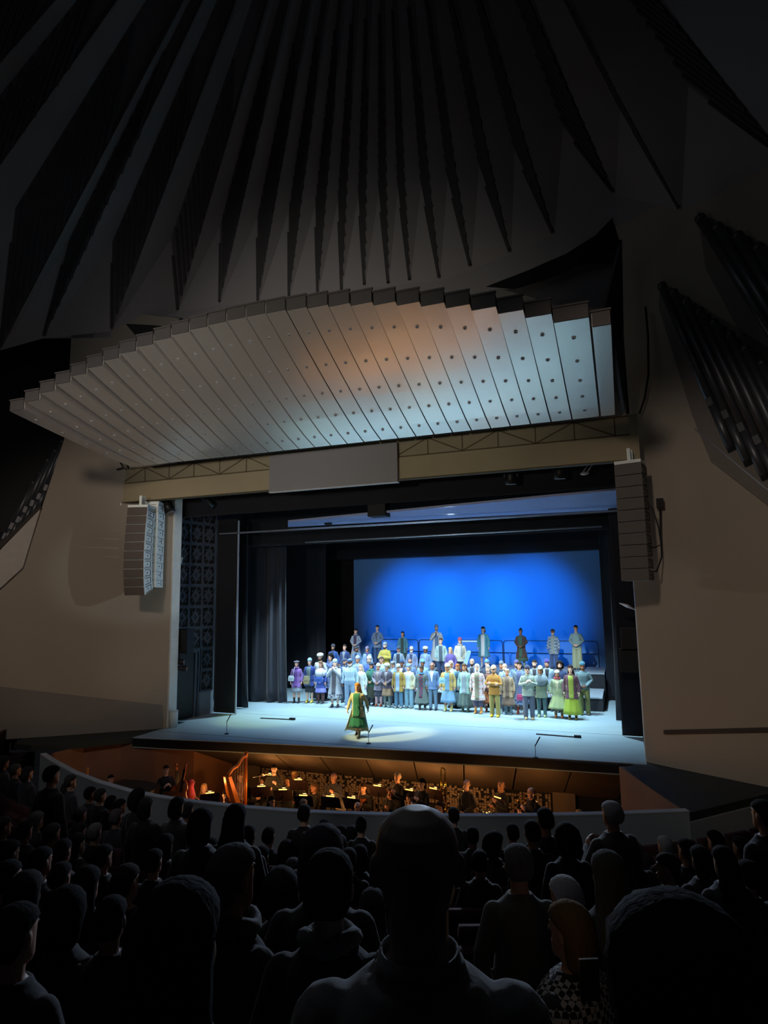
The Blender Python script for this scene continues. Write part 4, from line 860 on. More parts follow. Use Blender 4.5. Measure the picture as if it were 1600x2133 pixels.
front(1165, 1495, 1395, 'person in a cream knit hat, red scarf, pale green coat and skirt', 'sides', 'hair:short:5a4c44 hat:beanie:eae6d0 scarf:loop:c23a52 top:jacket:a8b88c in:v:ece6b8 skirt:full:a6b878 tights:8a7a58 shoes:boot:a8683a', 0, wide=1.1)
front(1194, 1498, 1385, 'person with long dark hair, burgundy cardigan and lime green dress', 'sides', 'hair:long:2c2424 top:cardigan:6a3a50 in:open:a8bc3c dress:maxi:aec62a shoes:boot:8a7434', 0)
front(1219, 1489, 1377.5, 'person in a teal beanie, grey-green sweater and olive trousers, rightmost of the chorus', 'clasp', 'hair:short:3c3430 hat:beanie:3a7a94 top:sweater:64848c legs:pants:888e48 shoes:low:5a5a38', 6, wide=1.06)
# second row on the stage floor and the low riser
for a in [
 (667, 1360, 6.4, 0, 'bearded person in a round white fur hat and white coat behind the fluffy shawl', 'sides', 'hair:short:3a3028 hat:fur:f0f0e6 beard:4a3c30 top:coat:dce2e6 legs:pants:6a6e7a shoes:low:2a2a2c'),
 (688, 1362, 6.6, 0, 'dark-haired person in a dark patterned coat behind the singer with hands at the mouth', 'sides', 'hair:curly:1e1c20 top:coat:@2e344c|5a6a90|spots|18 legs:slim:2c3040 shoes:low:2a2a2c'),
 (718, 1370, 6.3, 0, 'bearded person in a dark flat cap and blue suit beside the pale blue shirt', 'sides', 'hair:short:54483e hat:flatcap:36486e beard:5a4c40 top:jacket:3e5c94 in:v:a8b8d0 legs:pants:3a4a64 shoes:low:2a2a2c'),
 (745, 1365, 6.5, 0, 'person in a lavender beanie and light blue jacket above the soloist', 'sides', 'hair:short:6a5a50 hat:beanie:a8b4e4 top:jacket:8ab0dc in:v:8a90c4 legs:pants:4a5a74 shoes:low:2a2a2c'),
 (769, 1365, 6.6, 0, 'person in a cream beanie and bright blue coat behind the green scarf', 'sides', 'hair:short:7a6a5c hat:beanie:e4e2d2 beard:8a7a68 top:coat:3c62c0 legs:pants:3a4a64 shoes:low:2a2a2c'),
 (794.5, 1367, 6.5, 0, 'short-haired person in a pale aqua shirt behind the mauve cardigan', 'sides', 'hair:short:5c4c44 top:shirt:b8dce2 legs:pants:4a5a74 shoes:low:2a2a2c'),
 (818, 1375.6, 6.2, 0, 'person in a grey flat cap and blue jacket behind the mustard cardigan, to its left', 'sides', 'hair:short:6a5e56 hat:flatcap:8a94a4 top:jacket:7aa2d2 in:v:c2d4e4 legs:pants:4a5a74 shoes:low:2a2a2c'),
 (837, 1373, 6.5, 0, 'person in a dark blue cap and dark jacket with a white collar', 'sides', 'hair:short:3a3430 hat:beanie:33507c top:jacket:3a4258 in:v:e4e8ee legs:pants:333c50 shoes:low:2a2a2c'),
 (854, 1371.5, 6.5, 0, 'white-haired bearded person in a blue-grey suit behind the cream quilted jacket', 'sides', 'hair:bald:dcd8d4 beard:c8c0b8 top:jacket:6a86b8 in:v:8a9cc4 legs:pants:4a5a74 shoes:low:2a2a2c'),
 (880, 1372, 6.5, 0, 'person in a teal beanie and light blue jacket behind the blue hood', 'sides', 'hair:short:5a4e48 hat:beanie:6ab4c8 top:jacket:8ab4dc legs:pants:4a5a74 shoes:low:2a2a2c'),
 (939, 1376, 6.3, 0, 'white-haired person in a pale coat half hidden behind the yellow cardigan', 'sides', 'hair:bob:e6e4e0 top:coat:c2dcec legs:pants:9ab0c4 shoes:low:2a2a2c'),
 (983, 1371, 6.5, 0, 'bald bearded person in a grey jacket between the long brown hair and the headscarf', 'sides', 'hair:bald:4a4440 beard:3a302a top:jacket:8a98b0 in:v:2c3038 legs:pants:3a4a64 shoes:low:2a2a2c'),
 (1014, 1373, 6.6, 0, 'bearded person in a teal beanie left of the orange-yellow jacket', 'sides', 'hair:short:3a302a hat:beanie:5a94b8 beard:34302c top:jacket:3c4c68 legs:pants:333c50 shoes:low:2a2a2c'),
 (1044, 1376, 6.5, 0, 'person in a grey beanie and dark jacket right of the orange-yellow jacket', 'sides', 'hair:short:3a302a hat:beanie:6c7c98 top:jacket:2c3850 legs:pants:333c50 shoes:low:2a2a2c'),
 (1051, 1381, 6.1, 0, 'balding person in a pale blue jacket behind the tan open jacket', 'sides', 'hair:bald:c4beb4 beard:b8aca0 top:jacket:9ab8d8 in:v:8a98a8 legs:pants:4a5a74 shoes:low:2a2a2c'),
 (1076, 1374, 6.5, 0, 'bearded person in a purple beanie and blue jacket behind the floral dress', 'sides', 'hair:short:3a302a hat:beanie:54509a beard:4a3c34 top:jacket:6288b8 in:v:34405a legs:pants:333c50 shoes:low:2a2a2c'),
 (1113, 1374, 6.6, 0, 'bare-headed bearded person in a grey jacket behind the clapping singer', 'sides', 'hair:short:2c2420 beard:3c2e28 top:jacket:98a4b0 in:v:2c2c34 legs:pants:333c50 shoes:low:2a2a2c'),
 (1139, 1372, 6.6, 0, 'person in a violet beanie and pale blue coat behind the cream cap', 'sides', 'hair:short:6a4a3c hat:beanie:4c3ca0 beard:8a5c44 top:coat:a4c2de in:v:24242c legs:pants:333c50 shoes:low:24262a'),
 (1166, 1377.5, 6.4, 0, 'dark bearded person in a deep blue jacket behind the cream knit hat', 'sides', 'hair:curly:241e1c beard:241e1c top:jacket:2c3e70 legs:pants:28324c shoes:low:24262a'),
 (694, 1341, 8.0, .5, 'bearded person in a blue jacket with a dark beanie, leftmost on the low riser', 'sides', 'hair:short:2c2826 hat:beanie:3a3c48 beard:4a3c34 top:jacket:2c5ab0 in:v:303440 legs:pants:28324c shoes:low:24262a'),
 (718, 1342, 8.0, .5, 'person in a navy suit and grey shirt on the low riser', 'sides', 'hair:short:2c2826 top:jacket:2a4688 in:v:9aa0ac legs:pants:28324c shoes:low:24262a'),
 (743, 1345, 8.1, .5, 'moustached person in a dark flat cap and blue jacket below the grey cardigan', 'sides', 'hair:short:2c2826 hat:flatcap:3e4a5c beard:3a302c top:jacket:5a86b4 in:v:2c3448 legs:pants:28324c shoes:low:24262a'),
 (765, 1346, 8.1, .5, 'person in a mauve beanie and pale blue jacket with a purple scarf', 'sides', 'hair:short:6a5a50 hat:beanie:9a86a8 scarf:tail:6a5c9c top:jacket:8cb0dc legs:pants:28324c shoes:low:24262a'),
 (802, 1337, 7.9, .5, 'broad bearded person in a yellow jacket and grey beanie', 'folded', 'hair:short:2c2420 hat:beanie:8a98a4 beard:3a2c24 top:puffy:d2b844 legs:pants:c2a83a shoes:low:24262a'),
 (830, 1345, 8.0, .5, 'person in a dark cap looking left, grey jacket over a dark sweater', 'sides', 'hair:short:3a302c hat:cap:2c4460 top:jacket:9ab2c8 in:open:2c3444 legs:pants:28324c shoes:low:24262a'),
 (857, 1346, 8.0, .5, 'person in a white hat and lilac-grey jacket on the low riser', 'sides', 'hair:short:c4bab0 hat:beanie:f0efe8 beard:d2c8be top:jacket:8a9cc8 in:v:3a4468 legs:pants:28324c shoes:low:24262a'),
 (886, 1346, 8.0, .5, 'person in a round white knit hat and grey-blue blouse on the low riser', 'sides', 'hair:bob:9a8a78 hat:fur:f0efe4 top:jacket:86a4d0 in:v:98b4dc legs:pants:5a74a4 shoes:low:24262a'),
 (918, 1329, 8.7, .74, 'person in a mint green jacket and dark trousers, left of the crimson cap', 'sides', 'hair:short:4a3a34 top:jacket:a4c4c4 in:open:4a5c70 legs:pants:2a3a5c shoes:low:24262a'),
 (938, 1348, 8.4, .5, 'blonde long-haired person in a purple top beside the crimson cap', 'sides', 'hair:long:d8b878 top:sweater:7a64c4 skirt:midi:5a50a0 shoes:low:24262a'),
 (958, 1327, 8.7, .74, 'person in a crimson cap and cream coat with a patterned scarf', 'sides', 'hair:short:d8ccbc hat:beanie:c24a6c top:jacket:e2dcc8 scarf:tail:b8bcc4 legs:pants:2c3450 shoes:low:24262a'),
]: back(*a[:5], a[5], a[6], RND.uniform(-8, 8))
# singers spaced along the high riser
for a in [
 (741, 1310, 10.2, 1.1, 'person in a pale grey cardigan with a dark purple scarf, leftmost on the high riser', 'clasp', 'hair:bun:1e1a1c top:cardigan:a2b0c8 in:open:4a3a5c skirt:maxi:b0b0b8 scarf:loop:8a86a8 shoes:low:2a2a2c', 4),
 (786, 1302, 10.2, 1.1, 'person in a grey-blue suit jacket with hands clasped, second on the high riser', 'clasp', 'hair:short:2a2422 top:jacket:7690b4 in:v:5a6478 legs:pants:34558c shoes:low:2a2a2c', 0),
 (838.5, 1315, 10.0, 1.1, 'person with a black bob, teal open cardigan and dark top on the high riser', 'sides', 'hair:bob:1c1a1e top:cardigan:4a92aa in:open:30403c skirt:maxi:32443e shoes:low:2a2a2c', 5),
 (909, 1300, 9.9, 1.1, 'person in a long pale coat with one hand near the face, on the high riser', 'mouth', 'hair:short:7a6a60 hat:beanie:a8a8b4 beard:8a7a70 top:longcoat:dce0e6 in:low:6a86b4 legs:pants:6a7a9c shoes:low:2a2a2c', 12),
 (1006, 1305, 10.1, 1.1, 'person in a long turquoise cardigan, white blouse and grey striped skirt', 'sides', 'hair:bob:3a3230 top:coat:4aa2bc in:open:eef0f4 skirt:knee:@7a90b4|a8b8d0|vstripe|26 shoes:tall:eaecee', -4),
 (1084, 1309, 10.2, 1.1, 'person in a long dark brown coat over a green top, hands clasped', 'clasp', 'hair:bun:241e1c top:coat:4a3634 in:low:3a6a52 dress:midi:3e6650 tights:8a9a8c shoes:low:2a2a2c', -4),
 (1151, 1309, 10.2, 1.1, 'bearded person in a black cap and plaid grey coat on the high riser', 'sides', 'hair:short:2a2624 hat:flatcap:1e2434 beard:b0a69c top:cardigan:@5a6a80|9aa8b4|plaid|20 in:open:9aa4a4 legs:pants:465a88 shoes:low:2a2a2c', -8),
 (1199, 1302, 10.2, 1.1, 'person in a grey-teal sweater and wide pale trousers, rightmost on the high riser', 'clasp', 'hair:short:241e1c top:sweater:86a2a4 legs:wide:b2b890 shoes:low:2a2a2c', -6),
]: back(*a[:5], a[5], a[6], a[7], 'singers spaced along the high riser')
P = on(745.5, 1535.5, 2, 0); z = on(745, 1422, 1, P.y).z
solo = person('soloist with long red-blonde hair walking forward in a green dress and long open coat', 'walk', (P.x, P.y, 0), radians(4), z/1.012, 'hair:long:c8853c dress:midi:1d6a4a top:cardigan:d6cf92 in:wide:2e8f60 shoes:boot:4a4a44', None, 'e2ac80', 1.1)
m = MB(); rs = []
for z_, w_ in ((.98, .20), (.75, .24), (.5, .30), (.25, .37), (.14, .40)):
    u = (.98-z_); rs.append([(-w_*cos(a)-.10*u, .06+.10*u+(.10+.13*u)*sin(a)*1.0, z_+.03*sin(a*3)) for a in [pi*i/16 for i in range(17)]]+[(-(w_-.02)*cos(a)-.10*u, .05+.10*u+(.085+.13*u)*sin(a), z_+.03*sin(a*3)) for a in [pi*i/16 for i in range(16, -1, -1)]])
m.rings(rs); m.obj('coat_tail', cloth('c6c08c'), solo, True)
m = MB(); m.chain([(.02, -.165, 1.07), (.05, -.185, .95), (.04, -.20, .78)], .014, 6, True, ((0, -1, 0), .4)); m.obj('sash', cloth('3aa070'), solo, True)
# ------------------------------------------------------------------ the orchestra
PZ = -2.35
M_wood = mat('instrument_wood', (150, 70, 26), .35, 0, .2, 5, 0, coat=.3); M_ebony = mat('ebony', (18, 14, 14), .4); M_brass = mat('brass', (220, 170, 70), .25, .9, .05)
M_desk = mat('stand_desk', (52, 36, 34), .6); M_paper = mat('paper', (238, 226, 196), .8, 0, .03); M_bulb = mat('stand_bulb', (255, 190, 90), .5, 0, 0, emit=(1, .52, .12), es=2.6); M_chair = mat('chair_black', (22, 20, 22), .7)
def aim(P, tx=-.2, ty=-7.2): return atan2(tx-P.x, -(ty-P.y))
def spot_on(px, py, z, ymax=.55):
    P = on(px, py, 2, z)
    if P.y > ymax: P = on(px, py, 1, ymax)
    return P
def stand(px, py, label, sheet=None, yaw=None, lit=True, dz=0):
    P = spot_on(px, py, PZ+1.30+dz, .2); P = V((P.x, P.y, PZ)); r = aim(P) if yaw is None else yaw; hh = 1.18+dz
    q = on(px, py, 1, P.y); hh = max(.95, min(1.7, q.z-PZ-.12))
    t = thing('music_stand', label, 'music stand', P, r, 'music stands in the orchestra pit')
    # the desk leans away from the player, who sits behind it (+y side, facing -y)
    T = Matrix.Translation((0, 0, hh)) @ Matrix.Rotation(radians(-62), 4, 'X')
    m = MB(); m.box(-.26, .26, -.19, .16, -.006, .006, T); m.box(-.26, .26, .16, .17, -.006, .05, T); m.obj('desk', M_desk, t)
    m = MB(); m.cyl((0, 0, .25), (0, 0, hh), .014, None, 8); m.obj('shaft', M_ebony, t)
    for k in range(3): m = MB(); a = 2*pi*k/3+.5; m.cyl((0, 0, .32), (.3*cos(a), .3*sin(a), .012), .01, None, 6); m.obj('leg', M_ebony, t)
    if lit:
        m = MB(); c = T @ V((0, -.21, .05)); m.bar(c-V((.12, 0, 0)), c+V((.12, 0, 0)), .05, .02); m.obj('lamp_shade', M_ebony, t)
        c2 = T @ V((0, -.19, .035)); m = MB(); m.bar(c2-V((.11, 0, 0)), c2+V((.11, 0, 0)), .03, .03); m.obj('lamp_tube', M_bulb, t)
        lamp('POINT', 'stand_light', T @ V((0, -.15, .17)), None, 13, (1, .46, .13), .05, parent=t)
    Tm = Matrix.Translation(P) @ Matrix.Rotation(r, 4, 'Z') @ T
    if sheet:
        m = MB(); 
        for s_ in (-1, 1): m.prism([Tm @ V(v) for v in ((0, .155, .012), (s_*.21, .155, .02), (s_*.21, -.13, .02), (0, -.13, .012))], Tm.to_3x3() @ V((0, 0, .004)))
        tag(m.obj('sheet_music', M_paper), sheet, 'sheet music', 'sheet music on the stands')
    return t, P, r
for k, (px, py, lb, lit) in enumerate([
 (358, 1650, 'brown music stand in front of the double bass player at the far left', 0), (437, 1655, 'lit music stand in front of the blonde player left of the harp', 1), (545, 1641, 'lit music stand directly right of the harp', 1),
 (561, 1617, 'lit music stand in front of the dark-haired player furthest back, right of the harp', 1), (590, 1648, 'lit music stand before the player seen in profile right of the harp', 1), (622, 1627, 'lit music stand in front of the back row player with fair hair', 1),
 (633, 1660, 'lit music stand in the second row, fourth lamp from the harp', 1), (690, 1662, 'music stand with a large glowing white sheet, left of the violinist', 1), (734, 1665, 'lit music stand in front of the violinist beside the big white sheet', 1),
 (788, 1640, 'lit music stand under the block wall near the middle of the pit', 1), (855, 1649, 'lit music stand left of the upright brass tubes', 1), (905, 1646, 'lit music stand beside the upright brass tubes', 1), (975, 1653, 'lit music stand of the bald player right of the brass tubes', 1),
 (1040, 1665, 'lit music stand of the tall standing player on the right of the pit', 1), (1017, 1697, 'low lit music stand just behind the rail on the right', 1), (1114, 1675, 'lit music stand furthest right in the pit', 1)]):
    stand(px, py, lb, None if not lit else 'sheet music on the '+' '.join(lb.replace('music stand', 'stand').split()[:12]), lit=lit)
def chair(P, r):
    t = thing('orchestra_chair', 'black orchestra chair under a seated musician in the pit', 'chair', (P.x, P.y, PZ), r, 'black orchestra chairs in the pit')
    m = MB(); m.box(-.22, .22, -.22, .22, .40, .44); m.obj('seat', M_chair, t); m = MB(); m.box(-.2, .2, .25, .28, .55, .85); m.obj('backrest', M_chair, t)
    for sx in (-.19, .19):
        for sy in (-.19, .24): m = MB(); m.cyl((sx, sy, 0), (sx, sy, .40 if sy < 0 else .62), .013, None, 6); m.obj('leg', M_chair, t)
BLK = 'top:jacket:1c1a1c legs:pants:1a1a1c shoes:low:141416 '
def musician(px, py, post, label, spec, r=None, pose=None, face=None):
    tgt = {'sit': 1.205, 'stand': 1.63}[post]
    P = spot_on(px, py, PZ+tgt, .45 if post == 'stand' else .1); q = on(px, py, 1, P.y); h = 1.75
    if post == 'stand': h = max(1.6, min(2.0, 1.75*(q.z-PZ)/1.63)); zb = PZ
    else: h = 1.75; zb = q.z-1.205
    rz = aim(P) if r is None else radians(r)
    ps = pose or ('sitplay' if post == 'sit' else 'play')
    person(label, ps, (P.x, P.y, zb if post == 'sit' else PZ), rz, h, spec, None)
    if post == 'sit':
        chair_at(P, zb, rz)
    return P, rz, (zb if post == 'sit' else PZ)
def chair_at(P, z, r):
    global PZ
    k = PZ; PZ = z; chair(P, r); PZ = k
def local(P, r, z, v): c, s_ = cos(r), sin(r); return V((P.x+v[0]*c-v[1]*s_, P.y+v[0]*s_+v[1]*c, z+v[2]))
def fiddle(name, label, P, d, up, s, endpin=False, cat='violin'):
    """violin-shaped body: waisted outline in the plane of d (length) with face normal up"""
    d, up = V(d).normalized(), V(up); up = (up-d*up.dot(d)).normalized(); sd = d.cross(up)
    t = thing(name, label, cat, P); o = []
    for k in range(28):
        a = 2*pi*k/28; y = -cos(a); wv = abs(sin(a))**.8*(.105 if y < 0 else .085)*(1-.34*math.exp(-((y-.08)/.22)**2))
        o.append((math.copysign(wv, sin(a)), y*.178))
    m = MB(); m.rings([[sd*x*s*.96+d*y*s+up*(-.02*s) for x, y in o], [sd*x*s+d*y*s+up*(-.012*s) for x, y in o], [sd*x*s+d*y*s+up*(.012*s) for x, y in o], [sd*x*s*.6+d*y*s*.6+up*(.022*s) for x, y in o]]); m.obj('body', M_wood, t)
    m = MB(); m.bar(d*.17*s+up*.02*s, d*.34*s+up*.02*s, .024*s, .02*s, up); m.sph(d*.365*s+up*.012*s, .017*s, 8, 5); m.obj('neck', M_wood, t)
    m = MB(); m.bar(d*.03*s+up*.035*s, d*.31*s+up*.032*s, .03*s, .006*s, up); m.obj('fingerboard', M_ebony, t)
    m = MB(); m.bar(-d*.13*s+up*.03*s, -d*.06*s+up*.034*s, .03*s, .006*s, up); m.obj('tailpiece', M_ebony, t)
    if endpin: m = MB(); m.cyl(-d*.17*s, -d*.17*s-d*endpin, .008, None, 6); m.obj('endpin', M_ebony, t)
def bow(P, d, label, ln=.72):
    d = V(d).normalized(); t = thing('bow', label, 'bow', P); m = MB(); m.cyl(-d*ln/2, d*ln/2, .006, .004, 6); m.obj('stick', M_wood, t); m = MB(); m.bar(-d*ln/2+V((0, 0, -.018)), d*ln/2+V((0, 0, -.012)), .008, .002); m.obj('hair', M_paper, t)
def tube_inst(name, label, P, d, ln, r, mt, bell=.03): 
    d = V(d).normalized(); t = thing(name, label, name, P); m = MB(); m.cyl((0, 0, 0), d*ln*.9, r, None, 8); m.obj('tube', mt, t, True)
    m = MB(); m.chain([d*ln*.9, d*ln*.96, d*ln], [r, r*1.3, bell], 10, False); m.obj('bell', mt, t, True); m = MB(); m.cyl(-d*.05, (0, 0, 0), r*.5, r*.8, 8); m.obj('mouthpiece', M_ebony, t)
MUS = [
 (346, 1604, 'stand', 'double bass player in black standing at the far left of the pit', 'hair:short:2a2220 '+BLK, None, 'clap'),
 (231, 1624, 'sit', 'dark-haired musician turned aside behind the rail at the pit far left', 'hair:short:1a1614 '+BLK, 60, None),
 (425, 1643, 'sit', 'blonde musician in black seated left of the harp', 'hair:long:b88a50 '+BLK, None, None),
 (470, 1658, 'sit', 'dark-haired musician in black seated close to the rail in front of the harp', 'hair:short:181412 '+BLK, 30, None),
 (501, 1618, 'sit', 'harpist in a pale pink top behind the harp', 'hair:long:6a4630 top:shirt:c8988c legs:pants:1a1a1c shoes:low:141416', -25, None),
 (571, 1603, 'stand', 'dark-haired standing musician furthest back right of the harp', 'hair:short:1c1816 '+BLK, None, None),
 (546, 1623, 'sit', 'grey-haired musician behind the second lit stand right of the harp', 'hair:bob:8c7c6a '+BLK, None, None),
 (601, 1626, 'sit', 'musician in black seen in profile facing left, right of the harp', 'hair:short:1c1816 '+BLK, -70, None),
 (613, 1616, 'sit', 'fair-haired musician in the back row, left part of the pit', 'hair:short:a8845c '+BLK, None, None),
 (655, 1641, 'sit', 'brown-haired musician in black looking down left, centre left of the pit', 'hair:bob:5c4632 '+BLK, -45, None),
 (566, 1670, 'sit', 'musician with long dark hair close to the rail right of the harp', 'hair:long:141012 '+BLK, 70, None),
 (633, 1676, 'sit', 'grey-haired musician in profile close to the rail', 'hair:short:8a8078 '+BLK, 80, None),
 (695, 1619, 'stand', 'bald musician standing in the back row under the block wall', 'hair:bald:8a7668 '+BLK, None, None),
 (703, 1650, 'sit', 'bearded musician in a grey shirt beside the glowing white sheet', 'hair:short:6a5444 beard:6a5444 top:shirt:787068 legs:pants:1a1a1c shoes:low:141416', None, None),
 (757, 1642, 'sit', 'violinist with an upright bow in the middle of the pit', 'hair:long:2a1c16 '+BLK, None, None),
 (745, 1682, 'sit', 'reddish-haired musician close to the rail in front of the violinist', 'hair:bald:7a4a34 '+BLK, 20, None),
 (828, 1619, 'stand', 'grey-haired musician standing against the block wall, centre right', 'hair:short:9a8c7c '+BLK, None, None),
 (814, 1652, 'sit', 'musician with a smooth black top and short hair at the centre', 'hair:short:4a3628 '+BLK, None, None),
 (853, 1664, 'sit', 'musician bending low left of the brass tubes', 'hair:short:3a2a20 '+BLK, 25, None),
 (879, 1633, 'stand', 'dark-haired musician standing left of the brass tubes', 'hair:bob:181412 '+BLK, None, None),
 (917, 1682, 'sit', 'musician facing left close to the rail under the brass tubes', 'hair:short:2c201a '+BLK, -60, None),
 (972, 1634, 'stand', 'bald musician right of the brass tubes, hands clasped', 'hair:bald:7a6252 '+BLK, None, 'clasp'),
 (1044, 1637, 'stand', 'tall balding musician standing on the right of the pit', 'hair:bald:6a5444 '+BLK, None, None),
 (1106, 1651, 'stand', 'bald musician furthest right behind a lit stand', 'hair:bald:6a5444 '+BLK, None, None),
 (1084, 1689, 'sit', 'dark-haired musician close to the rail below the brass horn', 'hair:short:181412 '+BLK, 15, None),
 (1207, 1699, 'sit', 'musician with only light brown hair showing above the rail on the right', 'hair:short:a8844e '+BLK, 10, None),
]
MP = {}
for a in MUS: MP[a[0]] = musician(a[0], a[1], a[2], a[3], a[4], a[5], a[6])
def inst(px, v): P, r, z = MP[px]; return local(P, r, z, v)
def vec(px, v): P, r, z = MP[px]; return V((v[0]*cos(r)-v[1]*sin(r), v[0]*sin(r)+v[1]*cos(r), v[2]))
fiddle('double_bass', 'dark brown double bass leaning beside its player at the far left of the pit', inst(346, (.30, -.34, .75)), vec(346, (-.05, .16, 1)), vec(346, (.1, -1, 0)), 2.9, .22, 'double bass')
fiddle('cello', 'orange-brown cello in front of the double bass player at the far left', on(377, 1655, 1, MP[346][0].y-.9), (.05, .2, 1), (.2, -1, .1), 2.1, .3, 'cello')
fiddle('violin', 'violin held by the violinist in the middle of the pit', inst(757, (.10, -.30, .98)), vec(757, (.25, -1, .1)), (0, 0, 1), 1)
bow(inst(757, (.0, -.36, 1.06)), vec(757, (.15, 0, 1)), 'upright bow of the violinist in the middle of the pit')
fiddle('viola', 'viola held by the brown-haired musician looking down left', inst(655, (.10, -.30, .98)), vec(655, (.3, -1, -.1)), (0, 0, 1), 1.1, False, 'viola')
bow(inst(425, (-.1, -.4, 1.02)), vec(425, (-1, .1, .7)), 'slanting bow beside the blonde musician left of the harp')
fiddle('violin', 'violin held by the blonde musician left of the harp', inst(425, (.10, -.30, .98)), vec(425, (.25, -1, .1)), (0, 0, 1), 1)
for px, lb in ((470, 'black clarinet of the musician in front of the harp'), (601, 'black clarinet of the musician seen in profile right of the harp'), (814, 'black clarinet of the musician at the centre'), (745, 'black clarinet of the reddish-haired musician near the rail')):
    tube_inst('clarinet', lb, inst(px, (0, -.13, 1.13)), vec(px, (0, -.55, -.8)), .62, .013, M_ebony)
for px, lb in ((613, 'flute of the fair-haired musician in the back row'), (571, 'flute of the dark-haired standing musician furthest back')):
    hz = 1.13 if px == 613 else 1.56
    tube_inst('flute', lb, inst(px, (.06, -.14, hz)), vec(px, (-1, -.15, -.12)), .64, .01, mat('silver', (220, 220, 224), .2, .9), .012)
p = on(924, 1668, 1, -.8); t = thing('trombone', 'upright pair of brass slide tubes glowing near the middle of the pit', 'trombone', p)
for x in (-.05, .06): m = MB(); m.cyl((x, 0, 0), (x, 0, .78), .024, None, 10); m.obj('slide_tube', M_brass, t, True)
m = MB(); m.chain([(-.05, 0, .78), (-.03, 0, .83), (.03, 0, .83), (.06, 0, .78)], .02, 8); m.obj('slide_bow', M_brass, t, True); m = MB(); m.chain([(.06, 0, 0), (.1, -.1, -.1), (.12, -.3, -.1), (.12, -.5, -.06)], [.016, .018, .03, .1], 12, False); m.obj('bell', M_brass, t, True)
def horn(label, p, s, r):
    t = thing('french_horn', label, 'horn', p, r); m = MB(); m.chain([(.14*s*cos(a), 0, .14*s*sin(a)) for a in [2*pi*i/16 for i in range(17)]], .018*s, 8, False); m.obj('coil', M_brass, t, True)
    m = MB(); m.chain([(.0, 0, .14*s), (.1*s, .02, .1*s), (.16*s, .03, -.04*s), (.12*s, .03, -.2*s)], [.018*s, .028*s, .05*s, .14*s], 14, False); m.obj('bell', M_brass, t, True)
    for k in range(3): m = MB(); m.cyl((-.05*s+.05*s*k, -.03, -.04*s), (-.05*s+.05*s*k, -.03, .05*s), .014*s, None, 8); m.obj('valve', M_brass, t, True)
horn('brass horn glinting above the rail on the right of the pit', on(1087, 1670, 1, -1.0), .8, .4)
horn('brass horn low beside the low stand on the right', on(1003, 1697, 1, -2.2), .8, -.3)
# harp
p = on(490, 1690, 1, -2.2); hb = V((p.x, p.y, PZ)); H = on(485, 1574, 1, -2.2).z-PZ
t = thing('harp', 'tall golden-orange harp standing in the left part of the pit', 'harp', hb, radians(262)); M_gilt = mat('gilt_wood', (214, 120, 44), .35, .25, .12, 4)
m = MB(); m.cyl((-.42, 0, .12), (-.42, 0, H-.05), .042, .036, 14); m.sph((-.42, 0, H-.03), (.06, .06, .07)); m.obj('column', M_gilt, t, True)
m = MB(); m.chain([(-.42, 0, H-.08), (-.25, 0, H-.10), (-.05, 0, H-.28), (.14, 0, H-.30), (.30, 0, H-.42)], [.05, .045, .05, .05, .055], 10); m.obj('neck', M_gilt, t, True)
m = MB(); a, b = V((-.30, 0, .16)), V((.33, 0, H-.46)); m.rings([[a+V((x*.20, y*.22, 0)) for x, y in ((-.5, -1), (.7, -1), (.9, 0), (.7, 1), (-.5, 1))], [b+V((x*.10, y*.09, 0)) for x, y in ((-.5, -1), (.7, -1), (.9, 0), (.7, 1), (-.5, 1))]]); m.obj('soundbox', M_gilt, t)
m = MB(); m.box(-.5, -.1, -.22, .22, 0, .14); m.obj('base', M_gilt, t)
for k in range(18):
    u = (k+.5)/18; b0 = V((-.30, 0, .16)).lerp(V((.33, 0, H-.46)), u)+V((-.04, 0, 0)); tpz = H-.12-.30*max(0, (u-.15))
    m = MB(); m.cyl(b0, (-.36+.62*u, 0, tpz), .0035, None, 4); m.obj('string', M_paper if k % 3 else mat('red_string', (170, 40, 30), .5), t)
# crimson cover and black piano on the left
p = on(397, 1628, 1, -2.4); t = thing('instrument_cover', 'crimson quilted cover standing upright left of the blonde musician', 'cover', (p.x, p.y, PZ)); hz = p.z-PZ
m = MB(); rs = []
for k in range(13):
    z = hz*k/12; w_ = .16+.03*sin(k*2.2)-.06*(k/12)**3; rs.append([(w_*(1+.08*sin(i*3+k))*cos(2*pi*i/18), w_*.8*sin(2*pi*i/18), z) for i in range(18)])
m.rings(rs); m.obj('quilt', cloth('a81e34'), t, True); m = MB(); m.sph((0, 0, hz+.02), (.09, .08, .06)); m.obj('top_cap', cloth('a81e34'), t, True)
p = on(272, 1640, 1, -3.4); t = thing('piano', 'black piano with a curved lid behind the rail at the far left of the pit', 'piano', (p.x, p.y, PZ)); hz = p.z-PZ
o = [(-.75, -.55), (.75, -.55), (.78, 0), (.6, .45), (.1, .6), (-.3, .62), (-.75, .55)]
m = MB(); m.prism([(x, y, hz-.36) for x, y in o], (0, 0, .32)); m.obj('case', M_ebony, t); m = MB(); m.prism([(x*1.02, y*1.02, hz-.03) for x, y in o], (0, 0, .03)); m.obj('lid', M_ebony, t)
for x, y in ((-.6, -.4), (.6, -.4), (.1, .45)): m = MB(); m.cyl((x, y, 0), (x, y, hz-.36), .05, .07, 10); m.obj('leg', M_ebony, t)
p = on(182, 1607, 1, -3.9); m = MB(); m.box(p.x-.03, p.x+.03, p.y-.02, p.y+.02, PZ, p.z+.1); tag(m.obj('door_jamb', mat('lit_wood', (206, 130, 60), .6)), 'narrow warm-lit upright post behind the rail at the far left', 'post')
